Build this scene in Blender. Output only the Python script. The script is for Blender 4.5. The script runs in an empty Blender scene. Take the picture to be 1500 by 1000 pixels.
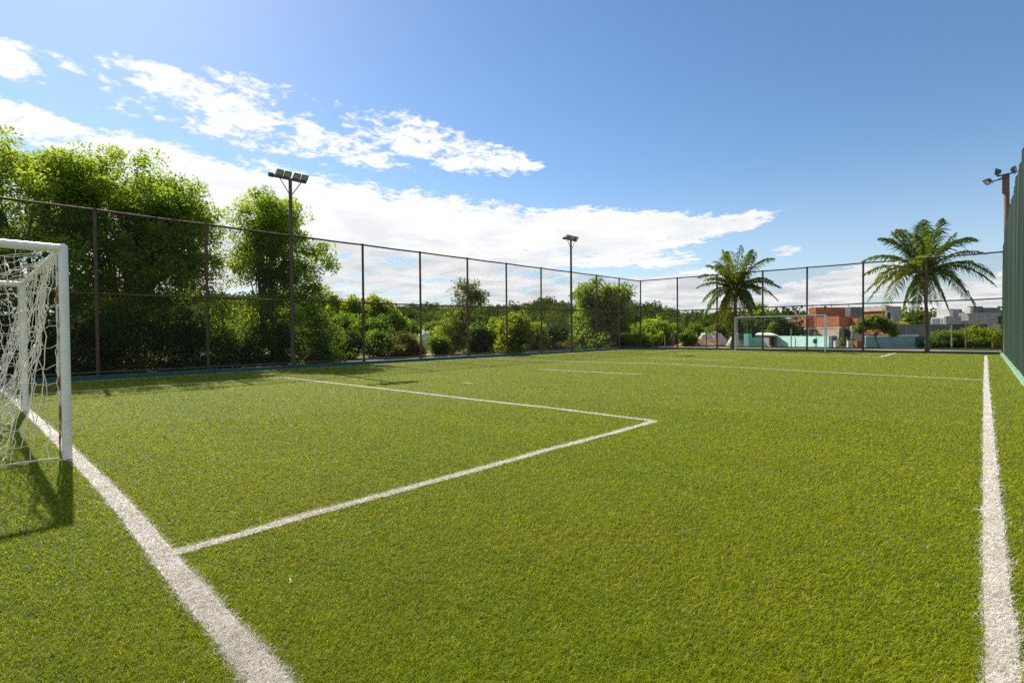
import bpy, math, random
import numpy as np
from mathutils import Vector

random.seed(7)
rng = np.random.default_rng(11)
scene = bpy.context.scene
COL = scene.collection

# ------------------------------------------------------------------ camera model (solved from the pitch lines)
FPX, YAW, PITCH, ROLL, CY, EYE = 751.17, -0.7419, -0.0171, 0.0083, 500.0, 1.3
_c, _s = math.cos(YAW), math.sin(YAW)
_cp, _sp = math.cos(PITCH), math.sin(PITCH)
_cr, _sr = math.cos(ROLL), math.sin(ROLL)
RIGHT0 = np.array([_c, -_s, 0.0]); FWD0 = np.array([_s, _c, 0.0]); UPZ = np.array([0, 0, 1.0])
FW = _cp*FWD0 + _sp*UPZ
_u0 = -_sp*FWD0 + _cp*UPZ
RX = _cr*RIGHT0 - _sr*_u0
UX = _sr*RIGHT0 + _cr*_u0
CAM = np.array([0, 0, EYE])

def ray(x, y): return FW + RX*(x-750)/FPX + UX*(CY-y)/FPX
def G(x, y, z=0.0): r = ray(x, y); return CAM + r*(z-EYE)/r[2]
def onX(x, y, X): r = ray(x, y); return CAM + r*X/r[0]
def onY(x, y, Y): r = ray(x, y); return CAM + r*Y/r[1]
def W(x, y, d): return CAM + ray(x, y)*d          # d = metres along the viewing axis
def sstep(t): t = np.clip(t, 0, 1); return t*t*(3-2*t)

# ------------------------------------------------------------------ mesh helpers
class MB:
    def __init__(s): s.v = []; s.f = []; s.n = 0
    def add(s, verts, faces):
        verts = np.asarray(verts, float).reshape(-1, 3); faces = np.asarray(faces, int)
        s.v.append(verts); s.f.append(faces + s.n); s.n += len(verts)
    def box(s, lo, hi, rot=0.0, pivot=None):
        lo = np.array(lo, float); hi = np.array(hi, float)
        v = np.array([[x, y, z] for z in (lo[2], hi[2]) for y in (lo[1], hi[1]) for x in (lo[0], hi[0])])
        if rot:
            p = np.array(pivot if pivot is not None else (lo+hi)/2); c, q = math.cos(rot), math.sin(rot)
            d = v-p; v = np.stack([p[0]+c*d[:, 0]-q*d[:, 1], p[1]+q*d[:, 0]+c*d[:, 1], v[:, 2]], 1)
        s.add(v, [[0, 2, 3, 1], [4, 5, 7, 6], [0, 1, 5, 4], [2, 6, 7, 3], [0, 4, 6, 2], [1, 3, 7, 5]])
    def obox(s, c, ax, ay, az):      # centre and half axes
        c, ax, ay, az = [np.array(q, float) for q in (c, ax, ay, az)]
        v = [c+i*ax+j*ay+k*az for k in (-1, 1) for j in (-1, 1) for i in (-1, 1)]
        s.add(v, [[0, 2, 3, 1], [4, 5, 7, 6], [0, 1, 5, 4], [2, 6, 7, 3], [0, 4, 6, 2], [1, 3, 7, 5]])
    def prism(s, poly, z0, z1):
        poly = np.asarray(poly, float); n = len(poly)
        v = np.concatenate([np.c_[poly, np.full(n, z0)], np.c_[poly, np.full(n, z1)]])
        s.add(v, [[i, (i+1) % n, n+(i+1) % n, n+i] for i in range(n)])
        if n == 4: s.add(v, [[3, 2, 1, 0], [4, 5, 6, 7]])
        else:
            for k, zz in ((0, z0), (1, z1)):
                for i in range(1, n-1):
                    s.add([v[k*n], v[k*n+i], v[k*n+i+1]], [[0, 1, 2]])
    def tube(s, pts, r, sides=8, cap=True):
        pts = np.asarray(pts, float); m = len(pts)
        r = np.full(m, r, float) if np.isscalar(r) else np.asarray(r, float)
        t = np.gradient(pts, axis=0); t /= np.linalg.norm(t, axis=1)[:, None]+1e-12
        ref = np.array([0, 0, 1.0]) if abs(t[:, 2]).mean() < 0.8 else np.array([1.0, 0, 0])
        a = np.cross(t, ref); a /= np.linalg.norm(a, axis=1)[:, None]+1e-12
        b = np.cross(t, a)
        ang = np.arange(sides)*2*math.pi/sides
        ring = pts[:, None] + r[:, None, None]*(np.cos(ang)[None, :, None]*a[:, None] + np.sin(ang)[None, :, None]*b[:, None])
        v = ring.reshape(-1, 3)
        i = np.arange(m-1)[:, None]*sides; j = np.arange(sides)[None]; k = (j+1) % sides
        f = np.stack([i+j, i+sides+j, i+sides+k, i+k], -1).reshape(-1, 4)
        s.add(v, f)
        if cap:
            for base, p in ((0, pts[0]), ((m-1)*sides, pts[-1])):
                rim = v[base:base+sides]
                s.add(np.concatenate([rim, [p]]), [[q, (q+1) % sides, sides] for q in range(sides)])

LOC = {}
def mesh_np(name, vs, fs, mat, smooth=False, attrs=None):
    me = bpy.data.meshes.new(name)
    V = np.concatenate(vs) if isinstance(vs, list) else vs
    fs = fs if isinstance(fs, list) else [fs]
    fs = [np.asarray(f) for f in fs if len(f)]
    loops = np.concatenate([f.ravel() for f in fs]).astype(np.int32)
    tot = np.concatenate([np.full(len(f), f.shape[1]) for f in fs]).astype(np.int32)
    st = np.concatenate([[0], np.cumsum(tot)[:-1]]).astype(np.int32)
    me.vertices.add(len(V)); me.vertices.foreach_set('co', V.astype(np.float32).ravel())
    me.loops.add(len(loops)); me.loops.foreach_set('vertex_index', loops)
    me.polygons.add(len(tot)); me.polygons.foreach_set('loop_start', st); me.polygons.foreach_set('loop_total', tot)
    me.polygons.foreach_set('use_smooth', np.full(len(tot), bool(smooth)))
    for k, (dom, val) in (attrs or {}).items():
        a = me.attributes.new(k, 'FLOAT', dom); a.data.foreach_set('value', np.asarray(val, np.float32))
    me.update(calc_edges=True); me.validate()
    me.materials.append(mat)
    return me

def tag(o, label=None, cat=None, group=None, kind=None):
    if label: o['label'] = label
    if cat: o['category'] = cat
    if group: o['group'] = group
    if kind: o['kind'] = kind
    return o

def empty(name, loc, label, cat, group=None):
    o = bpy.data.objects.new(name, None); COL.objects.link(o); o.empty_display_size = 0.2
    o.location = loc; LOC[o.name] = np.array(loc, float)
    return tag(o, label, cat, group)

def part(name, mb, mat, parent=None, loc=None, smooth=False, attrs=None):
    """One mesh object. World coordinates in; stored relative to the thing's base."""
    if parent is not None: base = LOC[parent.name]
    else: base = np.array(loc if loc is not None else (0, 0, 0), float)
    if isinstance(mb, MB): vs, fs = np.concatenate(mb.v), mb.f
    else: vs, fs = mb
    groups = {}
    for f in (fs if isinstance(fs, list) else [fs]): groups.setdefault(np.asarray(f).shape[1], []).append(np.asarray(f))
    fl = [np.concatenate(g) for g in groups.values()]
    me = mesh_np(name, vs-base, fl, mat, smooth, attrs)
    o = bpy.data.objects.new(name, me); COL.objects.link(o)
    if parent is not None: o.parent = parent
    else: o.location = base
    LOC[o.name] = base
    return o

def copy_tree(o, parent=None):
    c = o.copy(); COL.objects.link(c); c.parent = parent
    for ch in list(o.children): copy_tree(ch, c)
    return c

# ------------------------------------------------------------------ materials
class NT:
    def __init__(s, tree): s.t = tree; s.n = tree.nodes; s.l = tree.links
    def node(s, typ, **kw):
        n = s.n.new(typ)
        for k, v in kw.items(): setattr(n, k, v)
        return n
    def link(s, a, b): s.l.new(a, b)
    def math(s, op, a, b=None, c=None, clamp=False):
        n = s.node('ShaderNodeMath', operation=op); n.use_clamp = clamp
        for i, q in enumerate((a, b, c)):
            if q is None: continue
            if isinstance(q, (int, float)): n.inputs[i].default_value = q
            else: s.link(q, n.inputs[i])
        return n.outputs[0]
    def vmath(s, op, a, b=None):
        n = s.node('ShaderNodeVectorMath', operation=op)
        for i, q in enumerate((a, b)):
            if q is None: continue
            if isinstance(q, (tuple, list, np.ndarray)): n.inputs[i].default_value = tuple(float(z) for z in q)
            else: s.link(q, n.inputs[i])
        return n.outputs['Value'] if op in ('DOT_PRODUCT', 'LENGTH') else n.outputs[0]
    def noise(s, vec, scale, detail=4, rough=0.55, dist=0.0):
        n = s.node('ShaderNodeTexNoise'); n.inputs['Scale'].default_value = scale
        n.inputs['Detail'].default_value = detail; n.inputs['Roughness'].default_value = rough
        n.inputs['Distortion'].default_value = dist
        if vec is not None: s.link(vec, n.inputs['Vector'])
        return n.outputs['Fac']
    def ramp(s, fac, stops):
        n = s.node('ShaderNodeValToRGB'); e = n.color_ramp.elements
        while len(e) < len(stops): e.new(0.5)
        for k, (p, c) in enumerate(stops):
            e[k].position = p; e[k].color = (*c, 1) if len(c) == 3 else c
        s.link(fac, n.inputs[0]); return n.outputs[0]
    def mix(s, fac, a, b, blend='MIX'):
        n = s.node('ShaderNodeMix', data_type='RGBA', blend_type=blend)
        for i, q in ((0, fac), (6, a), (7, b)):
            if isinstance(q, (int, float)): n.inputs[i].default_value = q
            elif isinstance(q, (tuple, list)): n.inputs[i].default_value = (*q, 1)
            else: s.link(q, n.inputs[i])
        return n.outputs[2]
    def maprange(s, v, a, b, c=0.0, d=1.0, smooth=False):
        n = s.node('ShaderNodeMapRange'); n.interpolation_type = 'SMOOTHSTEP' if smooth else 'LINEAR'
        s.link(v, n.inputs[0])
        for i, q in enumerate((a, b, c, d)): n.inputs[i+1].default_value = q
        return n.outputs[0]

def newmat(name):
    m = bpy.data.materials.new(name); m.use_nodes = True
    t = NT(m.node_tree); t.n.clear()
    out = t.node('ShaderNodeOutputMaterial')
    return m, t, out

def surf(name, stops, scale=3.0, rough=0.7, detail=6, bump=0.0, bscale=None, metallic=0.0, spec=0.5, stretch=None):
    """Principled surface with a noise-driven colour ramp."""
    m, t, out = newmat(name)
    geo = t.node('ShaderNodeNewGeometry'); vec = geo.outputs['Position']
    if stretch: vec = t.vmath('MULTIPLY', vec, stretch)
    n = t.noise(vec, scale, detail, 0.6)
    p = t.node('ShaderNodeBsdfPrincipled')
    t.link(t.ramp(n, stops), p.inputs['Base Color'])
    p.inputs['Roughness'].default_value = rough; p.inputs['Metallic'].default_value = metallic
    p.inputs['Specular IOR Level'].default_value = spec
    if bump:
        b = t.node('ShaderNodeBump'); b.inputs['Strength'].default_value = bump; b.inputs['Distance'].default_value = 0.02
        t.link(t.noise(vec, bscale or scale*4, 5), b.inputs['Height']); t.link(b.outputs[0], p.inputs['Normal'])
    t.link(p.outputs[0], out.inputs[0])
    return m

def leafmat(name, stops, trans=0.45, tcol=(1.5, 1.35, 0.45), rough=0.5, spec=0.25):
    """Leaf: colour by per-leaf value, light through the blade."""
    m, t, out = newmat(name)
    at = t.node('ShaderNodeAttribute', attribute_name='rnd')
    col = t.ramp(at.outputs['Fac'], stops)
    p = t.node('ShaderNodeBsdfPrincipled'); p.inputs['Roughness'].default_value = rough
    p.inputs['Specular IOR Level'].default_value = spec
    t.link(col, p.inputs['Base Color'])
    tr = t.node('ShaderNodeBsdfTranslucent')
    t.link(t.mix(1.0, col, tcol, 'MULTIPLY'), tr.inputs[0])
    mx = t.node('ShaderNodeMixShader'); mx.inputs[0].default_value = trans
    t.link(p.outputs[0], mx.inputs[1]); t.link(tr.outputs[0], mx.inputs[2])
    t.link(mx.outputs[0], out.inputs[0])
    return m

M = {}
M['rust_pipe'] = surf('rusted_brown_pipe', [(0.25, (0.035, 0.022, 0.016)), (0.5, (0.075, 0.043, 0.028)), (0.75, (0.16, 0.075, 0.038))], 9, 0.75, bump=0.15)
M['pole'] = surf('brown_painted_pole', [(0.3, (0.05, 0.035, 0.028)), (0.6, (0.10, 0.065, 0.048)), (0.8, (0.17, 0.10, 0.06))], 7, 0.7, bump=0.1)
M['wire'] = surf('weathered_wire', [(0.3, (0.035, 0.030, 0.026)), (0.7, (0.075, 0.062, 0.05))], 5, 0.75, spec=0.2)
M['white_paint'] = surf('worn_white_paint', [(0.22, (0.42, 0.36, 0.28)), (0.36, (0.72, 0.71, 0.68)), (0.8, (0.82, 0.82, 0.80))], 6, 0.42, bump=0.08, stretch=(1, 1, 0.35))
M['goal_rust'] = surf('rusty_edge_tube', [(0.46, (0.72, 0.70, 0.64)), (0.54, (0.36, 0.17, 0.07)), (0.66, (0.12, 0.05, 0.025))], 7, 0.8, bump=0.2)
M['rope'] = surf('cream_net_cord', [(0.3, (0.66, 0.60, 0.49)), (0.7, (0.86, 0.82, 0.72))], 20, 0.9)
M['kerb_teal'] = surf('teal_painted_kerb', [(0.3, (0.012, 0.050, 0.045)), (0.55, (0.020, 0.085, 0.075)), (0.8, (0.04, 0.12, 0.10))], 5, 0.75, bump=0.15)
M['kerb_mint'] = surf('mint_painted_kerb', [(0.3, (0.16, 0.27, 0.18)), (0.6, (0.25, 0.40, 0.28)), (0.8, (0.36, 0.50, 0.39))], 5, 0.7, bump=0.15)
M['lamp_case'] = surf('grey_lamp_case', [(0.3, (0.05, 0.055, 0.055)), (0.7, (0.10, 0.105, 0.105))], 12, 0.5)
M['black_metal'] = surf('dark_metal', [(0.3, (0.02, 0.02, 0.02)), (0.7, (0.05, 0.045, 0.04))], 12, 0.55)
M['net_green'] = surf('green_nylon', [(0.34, (0.002, 0.012, 0.006)), (0.52, (0.006, 0.030, 0.014)), (0.68, (0.028, 0.072, 0.030))], 1.0, 0.6, stretch=(1, 3.5, 0.12))
M['bark'] = surf('bark', [(0.3, (0.045, 0.032, 0.024)), (0.6, (0.11, 0.08, 0.06)), (0.8, (0.19, 0.15, 0.11))], 8, 0.9, bump=0.4, stretch=(1, 1, 0.25))
M['palm_bark'] = surf('palm_bark', [(0.3, (0.05, 0.038, 0.03)), (0.6, (0.12, 0.09, 0.07)), (0.8, (0.2, 0.16, 0.12))], 5, 0.9, bump=0.4, stretch=(0.6, 0.6, 4))
M['concrete'] = surf('grey_render', [(0.3, (0.22, 0.22, 0.215)), (0.6, (0.33, 0.325, 0.31)), (0.8, (0.42, 0.41, 0.39))], 1.3, 0.85, bump=0.2)
M['dark_concrete'] = surf('dark_grey_wall', [(0.3, (0.10, 0.11, 0.115)), (0.7, (0.17, 0.18, 0.185))], 1.0, 0.85)
M['pale_wall'] = surf('pale_render', [(0.3, (0.50, 0.49, 0.47)), (0.7, (0.68, 0.67, 0.65))], 1.2, 0.85)
M['cream_wall'] = surf('raw_plaster', [(0.3, (0.36, 0.29, 0.23)), (0.55, (0.52, 0.45, 0.37)), (0.8, (0.62, 0.57, 0.50))], 1.8, 0.9)
M['teal_wall'] = surf('turquoise_wall', [(0.25, (0.28, 0.52, 0.45)), (0.5, (0.40, 0.68, 0.60)), (0.8, (0.54, 0.76, 0.69))], 2.5, 0.8)
M['teal_deep'] = surf('sea_green_wall', [(0.3, (0.18, 0.52, 0.42)), (0.7, (0.27, 0.64, 0.52))], 1.5, 0.8)
M['blue_wall'] = surf('faded_blue_wall', [(0.3, (0.13, 0.24, 0.27)), (0.7, (0.21, 0.36, 0.39))], 1.2, 0.85)
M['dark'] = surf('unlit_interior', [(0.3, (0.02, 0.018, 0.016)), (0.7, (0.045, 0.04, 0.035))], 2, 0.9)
M['roof_tile'] = surf('clay_tile', [(0.3, (0.20, 0.065, 0.035)), (0.7, (0.34, 0.12, 0.06))], 3, 0.85)
M['white_sheet'] = surf('white_sheet', [(0.3, (0.62, 0.58, 0.52)), (0.7, (0.78, 0.75, 0.70))], 2, 0.8)
M['sand'] = surf('pale_sand', [(0.25, (0.26, 0.22, 0.17)), (0.45, (0.48, 0.43, 0.36)), (0.75, (0.62, 0.57, 0.50))], 1.6, 0.95, bump=0.5)
M['soil'] = surf('orange_soil', [(0.3, (0.22, 0.12, 0.06)), (0.7, (0.36, 0.21, 0.12))], 1.0, 0.95)
M['yellow'] = surf('yellow_tarp', [(0.3, (0.55, 0.40, 0.02)), (0.7, (0.72, 0.55, 0.05))], 2, 0.6)
M['wood_post'] = surf('weathered_post', [(0.3, (0.10, 0.06, 0.04)), (0.7, (0.22, 0.13, 0.09))], 6, 0.85)
M['grey_post'] = surf('weathered_grey_post', [(0.3, (0.20, 0.19, 0.17)), (0.7, (0.34, 0.32, 0.29))], 6, 0.85)

def brickmat():
    m, t, out = newmat('hollow_clay_brick')
    geo = t.node('ShaderNodeNewGeometry')
    tc = t.node('ShaderNodeTexCoord')
    b = t.node('ShaderNodeTexBrick'); b.inputs['Scale'].default_value = 1.0
    b.inputs['Brick Width'].default_value = 0.40; b.inputs['Row Height'].default_value = 0.21; b.inputs['Mortar Size'].default_value = 0.012
    b.inputs['Color1'].default_value = (0.46, 0.135, 0.038, 1); b.inputs['Color2'].default_value = (0.27, 0.075, 0.030, 1)
    b.inputs['Mortar'].default_value = (0.34, 0.22, 0.15, 1)
    # wall-plane coordinates: run along x+y, height up
    sx = t.node('ShaderNodeSeparateXYZ'); t.link(geo.outputs['Position'], sx.inputs[0])
    cx = t.node('ShaderNodeCombineXYZ')
    t.link(t.math('ADD', sx.outputs[0], t.math('MULTIPLY', sx.outputs[1], 0.7)), cx.inputs[0]); t.link(sx.outputs[2], cx.inputs[1])
    t.link(cx.outputs[0], b.inputs['Vector'])
    col = t.mix(t.maprange(t.noise(geo.outputs['Position'], 1.5, 5), 0.5, 0.8, 0, 0.25), b.outputs['Color'], (0.40, 0.20, 0.10))
    p = t.node('ShaderNodeBsdfPrincipled'); p.inputs['Roughness'].default_value = 0.9
    t.link(col, p.inputs['Base Color']); t.link(p.outputs[0], out.inputs[0])
    return m
M['brick'] = brickmat()

def glassmat():
    m, t, out = newmat('lamp_glass')
    p = t.node('ShaderNodeBsdfPrincipled'); p.inputs['Base Color'].default_value = (0.34, 0.38, 0.34, 1)
    p.inputs['Roughness'].default_value = 0.18; p.inputs['Specular IOR Level'].default_value = 0.8
    t.link(p.outputs[0], out.inputs[0]); return m
M['lamp_glass'] = glassmat()

YG = [(0.0, (0.050, 0.092, 0.018)), (0.35, (0.085, 0.138, 0.024)), (0.7, (0.140, 0.190, 0.034)), (1.0, (0.24, 0.25, 0.055))]
MG = [(0.0, (0.030, 0.064, 0.014)), (0.4, (0.058, 0.108, 0.020)), (0.8, (0.105, 0.160, 0.028)), (1.0, (0.19, 0.20, 0.045))]
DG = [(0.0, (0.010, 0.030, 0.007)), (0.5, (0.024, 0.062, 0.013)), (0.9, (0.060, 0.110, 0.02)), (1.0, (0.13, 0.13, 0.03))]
YY = [(0.0, (0.05, 0.09, 0.012)), (0.4, (0.13, 0.18, 0.02)), (0.8, (0.24, 0.26, 0.03)), (1.0, (0.36, 0.32, 0.05))]
OO = [(0.0, (0.03, 0.06, 0.012)), (0.45, (0.085, 0.12, 0.02)), (0.8, (0.20, 0.17, 0.03)), (1.0, (0.36, 0.17, 0.05))]
SP = [(0.0, (0.05, 0.085, 0.02)), (0.5, (0.11, 0.15, 0.035)), (1.0, (0.26, 0.26, 0.11))]
HG = [(0.0, (0.032, 0.058, 0.020)), (0.5, (0.070, 0.110, 0.030)), (0.85, (0.12, 0.16, 0.04)), (1.0, (0.19, 0.19, 0.06))]
M['leaf_bright'] = leafmat('bright_leaf', YG, 0.70, (2.9, 2.75, 1.0))
M['leaf_mid'] = leafmat('mid_green_leaf', MG, 0.64, (2.6, 2.4, 0.7))
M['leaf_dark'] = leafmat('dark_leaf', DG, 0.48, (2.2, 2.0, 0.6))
M['leaf_yellow'] = leafmat('yellow_green_leaf', YY, 0.62, (2.1, 2.0, 0.6))
M['leaf_orange'] = leafmat('rusty_leaf', OO, 0.40)
M['leaf_olive'] = leafmat('pale_olive_leaf', SP, 0.55, (1.8, 1.7, 0.6))
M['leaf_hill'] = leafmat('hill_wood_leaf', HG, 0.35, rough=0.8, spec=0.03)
M['frond'] = leafmat('palm_leaflet', [(0.0, (0.030, 0.062, 0.012)), (0.5, (0.080, 0.125, 0.018)), (0.85, (0.14, 0.18, 0.03)), (1.0, (0.36, 0.32, 0.10))], 0.50, (2.0, 1.9, 0.6), rough=0.38, spec=0.4)
M['frond_dry'] = leafmat('dry_palm_leaflet', [(0.0, (0.12, 0.10, 0.025)), (0.5, (0.27, 0.20, 0.05)), (1.0, (0.42, 0.30, 0.09))], 0.35)

def turfmat():
    m, t, out = newmat('turf_fibre')
    at = t.node('ShaderNodeAttribute', attribute_name='rnd')
    geo = t.node('ShaderNodeNewGeometry')
    col = t.ramp(at.outputs['Fac'], [(0.0, (0.052, 0.104, 0.001)), (0.30, (0.190, 0.248, 0.002)), (0.62, (0.340, 0.380, 0.003)), (0.90, (0.540, 0.525, 0.010)), (0.95, (0.60, 0.53, 0.12)), (1.0, (0.68, 0.58, 0.24))])
    n1 = t.maprange(t.noise(geo.outputs['Position'], 0.55, 5, 0.6), 0.35, 0.68)
    n2 = t.maprange(t.noise(geo.outputs['Position'], 5.0, 3, 0.6), 0.38, 0.66)
    band = t.maprange(t.noise(t.vmath('MULTIPLY', geo.outputs['Position'], (0.12, 0.9, 0)), 1.0, 3, 0.5, 0.2), 0.40, 0.62)
    worn = t.maprange(t.noise(geo.outputs['Position'], 1.1, 5, 0.65, 0.4), 0.50, 0.66)
    col = t.mix(t.math('MULTIPLY', worn, 0.42), col, t.mix(1.0, col, (0.98, 0.80, 3.0), 'MULTIPLY'))
    col = t.mix(t.math('MULTIPLY', band, 0.40), col, t.mix(1.0, col, (0.70, 0.80, 0.8), 'MULTIPLY'))
    col = t.mix(t.math('MULTIPLY', n1, 0.5), col, t.mix(1.0, col, (0.78, 1.02, 0.9), 'MULTIPLY'))
    col = t.mix(t.math('MULTIPLY', n2, 0.38), col, t.mix(1.0, col, (1.35, 1.08, 1.1), 'MULTIPLY'))
    p = t.node('ShaderNodeBsdfPrincipled'); p.inputs['Roughness'].default_value = 0.55
    p.inputs['Specular IOR Level'].default_value = 0.10
    t.link(col, p.inputs['Base Color'])
    tr = t.node('ShaderNodeBsdfTranslucent'); t.link(t.mix(1.0, col, (1.4, 1.3, 0.5), 'MULTIPLY'), tr.inputs[0])
    mx = t.node('ShaderNodeMixShader'); mx.inputs[0].default_value = 0.42
    t.link(p.outputs[0], mx.inputs[1]); t.link(tr.outputs[0], mx.inputs[2]); t.link(mx.outputs[0], out.inputs[0])
    return m
M['turf'] = turfmat()
def whitefibre():
    m, t, out = newmat('white_turf_fibre')
    at = t.node('ShaderNodeAttribute', attribute_name='rnd')
    col = t.ramp(at.outputs['Fac'], [(0.0, (0.55, 0.49, 0.41)), (0.4, (0.76, 0.71, 0.64)), (1.0, (0.86, 0.83, 0.78))])
    geo = t.node('ShaderNodeNewGeometry')
    col = t.mix(t.maprange(t.noise(geo.outputs['Position'], 2.3, 6, 0.7), 0.42, 0.72, 0, 0.55), col, (0.50, 0.46, 0.33))
    p = t.node('ShaderNodeBsdfPrincipled'); p.inputs['Roughness'].default_value = 0.6
    t.link(col, p.inputs['Base Color'])
    tr = t.node('ShaderNodeBsdfTranslucent'); t.link(col, tr.inputs[0])
    mx = t.node('ShaderNodeMixShader'); mx.inputs[0].default_value = 0.3
    t.link(p.outputs[0], mx.inputs[1]); t.link(tr.outputs[0], mx.inputs[2]); t.link(mx.outputs[0], out.inputs[0])
    return m
M['white_turf'] = whitefibre()
M['turf_base'] = surf('turf_backing', [(0.3, (0.035, 0.060, 0.003)), (0.5, (0.075, 0.105, 0.005)), (0.7, (0.130, 0.160, 0.009))], 160, 0.9, detail=3, bump=0.6, bscale=220)

def groundmat():
    m, t, out = newmat('open_ground')
    geo = t.node('ShaderNodeNewGeometry'); pos = geo.outputs['Position']
    n = t.noise(pos, 0.16, 6, 0.62); n2 = t.noise(pos, 2.2, 6, 0.65)
    col = t.ramp(n, [(0.36, (0.055, 0.075, 0.018)), (0.50, (0.13, 0.12, 0.04)), (0.58, (0.30, 0.19, 0.105)), (0.75, (0.38, 0.25, 0.15))])
    col = t.mix(t.maprange(n2, 0.45, 0.62, 0, 0.75), col, (0.045, 0.065, 0.015))
    ln = t.vmath('LENGTH', pos)
    col = t.mix(t.maprange(ln, 85, 120), col, t.mix(n2, (0.03, 0.05, 0.015), (0.06, 0.08, 0.025)))
    sx = t.node('ShaderNodeSeparateXYZ'); t.link(pos, sx.inputs[0])      # shade under the big trees, painted into the ground colour
    tree_shade = t.math('MULTIPLY', t.maprange(sx.outputs[0], -20.2, -21.0), t.maprange(sx.outputs[1], 17, 13))
    col = t.mix(t.math('MULTIPLY', tree_shade, 0.92), col, t.ramp(n2, [(0.35, (0.018, 0.020, 0.008)), (0.6, (0.055, 0.042, 0.022))]))
    p = t.node('ShaderNodeBsdfPrincipled'); p.inputs['Roughness'].default_value = 0.95
    t.link(col, p.inputs['Base Color']); t.link(p.outputs[0], out.inputs[0]); return m
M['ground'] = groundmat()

# ------------------------------------------------------------------ terrain
PX0, PX1, PY0, PY1 = -19.32, 0.70, -6.0, 35.95          # turf sheet
ridge_px = [(380, 436), (480, 438), (560, 446), (600, 449), (640, 452), (700, 452), (740, 450), (770, 445), (800, 440), (830, 446), (860, 452),
            (900, 449), (925, 447), (950, 451), (990, 458), (1040, 464), (1100, 469), (1140, 463), (1152, 460), (1175, 465), (1210, 473), (1300, 474), (1400, 472), (1480, 472)]
_az, _te = [], []
for q in ridge_px:
    r = ray(*q); _az.append(math.atan2(r[0], r[1])); _te.append(r[2]/math.hypot(r[0], r[1]))
_az = np.array(_az); _te = np.array(_te)
RIDGE_R = 250.0
def gz(x, y):
    x = np.asarray(x, float); y = np.asarray(y, float)
    r = np.hypot(x, y); az = np.arctan2(x, y)
    base = -0.10 - 1.0*sstep((r-46)/35)
    top = EYE + RIDGE_R*np.interp(az, _az, _te) - 5.6
    fade = sstep((az-(_az[0]-0.5))/0.3)*sstep(((_az[-1]+0.4)-az)/0.3)
    hill = np.maximum(top+1.1, 0)*fade
    return base + hill*sstep((r-105)/(RIDGE_R-105))*(1-0.6*sstep((r-RIDGE_R)/300))
rr = np.concatenate([[0.0], np.linspace(4, 110, 40), np.linspace(116, 300, 32), [340, 400, 500, 700, 1000, 1600, 3000, 6000]])
aa = np.linspace(-math.pi, math.pi, 241)
R_, A_ = np.meshgrid(rr, aa, indexing='ij')
X_, Y_ = R_*np.sin(A_), R_*np.cos(A_)
gv = np.stack([X_, Y_, gz(X_, Y_)], -1).reshape(-1, 3)
ni, nj = R_.shape
ii, jj = np.meshgrid(np.arange(ni-1), np.arange(nj-1), indexing='ij')
gf = np.stack([ii*nj+jj, ii*nj+jj+1, (ii+1)*nj+jj+1, (ii+1)*nj+jj], -1).reshape(-1, 4)
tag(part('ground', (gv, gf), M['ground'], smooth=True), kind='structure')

mb = MB(); mb.box((PX0, PY0, -0.06), (PX1, PY1, 0.0))
tag(part('pitch', mb, M['turf_base']), kind='structure')

# ------------------------------------------------------------------ pitch lines (centre polylines on the ground, width)
goal_px = [(396, 1000), (331, 920), (256, 840), (228, 800), (197, 760), (161, 720), (121, 680), (82, 640), (64, 624), (38, 601)]
gl = [G(*q)[:2] for q in goal_px]
gl[1:-2] = [0.25*np.array(gl[i-1])+0.5*np.array(gl[i])+0.25*np.array(gl[i+1]) for i in range(1, len(gl)-2)]
d0 = np.array(gl[0])-np.array(gl[2]); gl = [np.array([0.06, gl[0][1]-0.01])] + gl + [np.array([-15.7, 0.84]), np.array([-18.9, 0.84])]
pen_px = [(256, 811), (356, 783), (440, 758), (500, 742), (600, 715), (700, 688), (800, 660), (900, 634), (958, 617.5)]
pen_r = [G(*q)[:2] for q in pen_px]
pen_f = [G(*q)[:2] for q in [(958, 617), (800, 597), (700, 586), (600, 574), (500, 562.5), (417, 553)]]
pen_l = [G(*q)[:2] for q in [(417, 553), (360, 557), (300, 561), (200, 567.5), (110, 573.5)]] + [np.array([-15.75, 0.9])]
touch = [np.array([0.055, -6.0]), np.array([0.055, 0.0])] + [G(*q)[:2] for q in [(1470, 1000), (1459, 850), (1451, 700), (1447, 610), (1444.5, 560), (1444, 521)]]
halfw = [G(*q)[:2] for q in [(1440, 557), (1310, 550.5), (1180, 543.5), (1080, 538.3), (980, 533), (850, 530), (760, 527)]] + [np.array([-18.95, 18.1])]
farg = [np.array([-18.9, 35.5]), np.array([0.1, 35.5])]
f_r = [G(1313, 516.5)[:2], G(1290, 523)[:2]]
f_f = [G(1290, 523)[:2], np.array([-15.7, 29.45])]
f_l = [np.array([-15.7, 29.45]), np.array([-15.7, 35.5])]
s1 = [G(792, 541.3)[:2], G(941, 548.7)[:2]]
s2 = [G(950, 524.6)[:2], G(1080, 528.6)[:2]]
spot = [G(680, 561)[:2], G(691, 561.5)[:2]]
ltouch = [np.array([-18.98, -6.0]), np.array([-18.98, 35.5])]
LINES = [(gl, 0.130), (pen_r, 0.095), (pen_f, 0.10), (pen_l, 0.10), (touch, 0.105), (halfw, 0.11), (farg, 0.11), (f_r, 0.12), (f_f, 0.11), (f_l, 0.11), (s1, 0.10), (s2, 0.10), (spot, 0.10), (ltouch, 0.09)]

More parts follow.
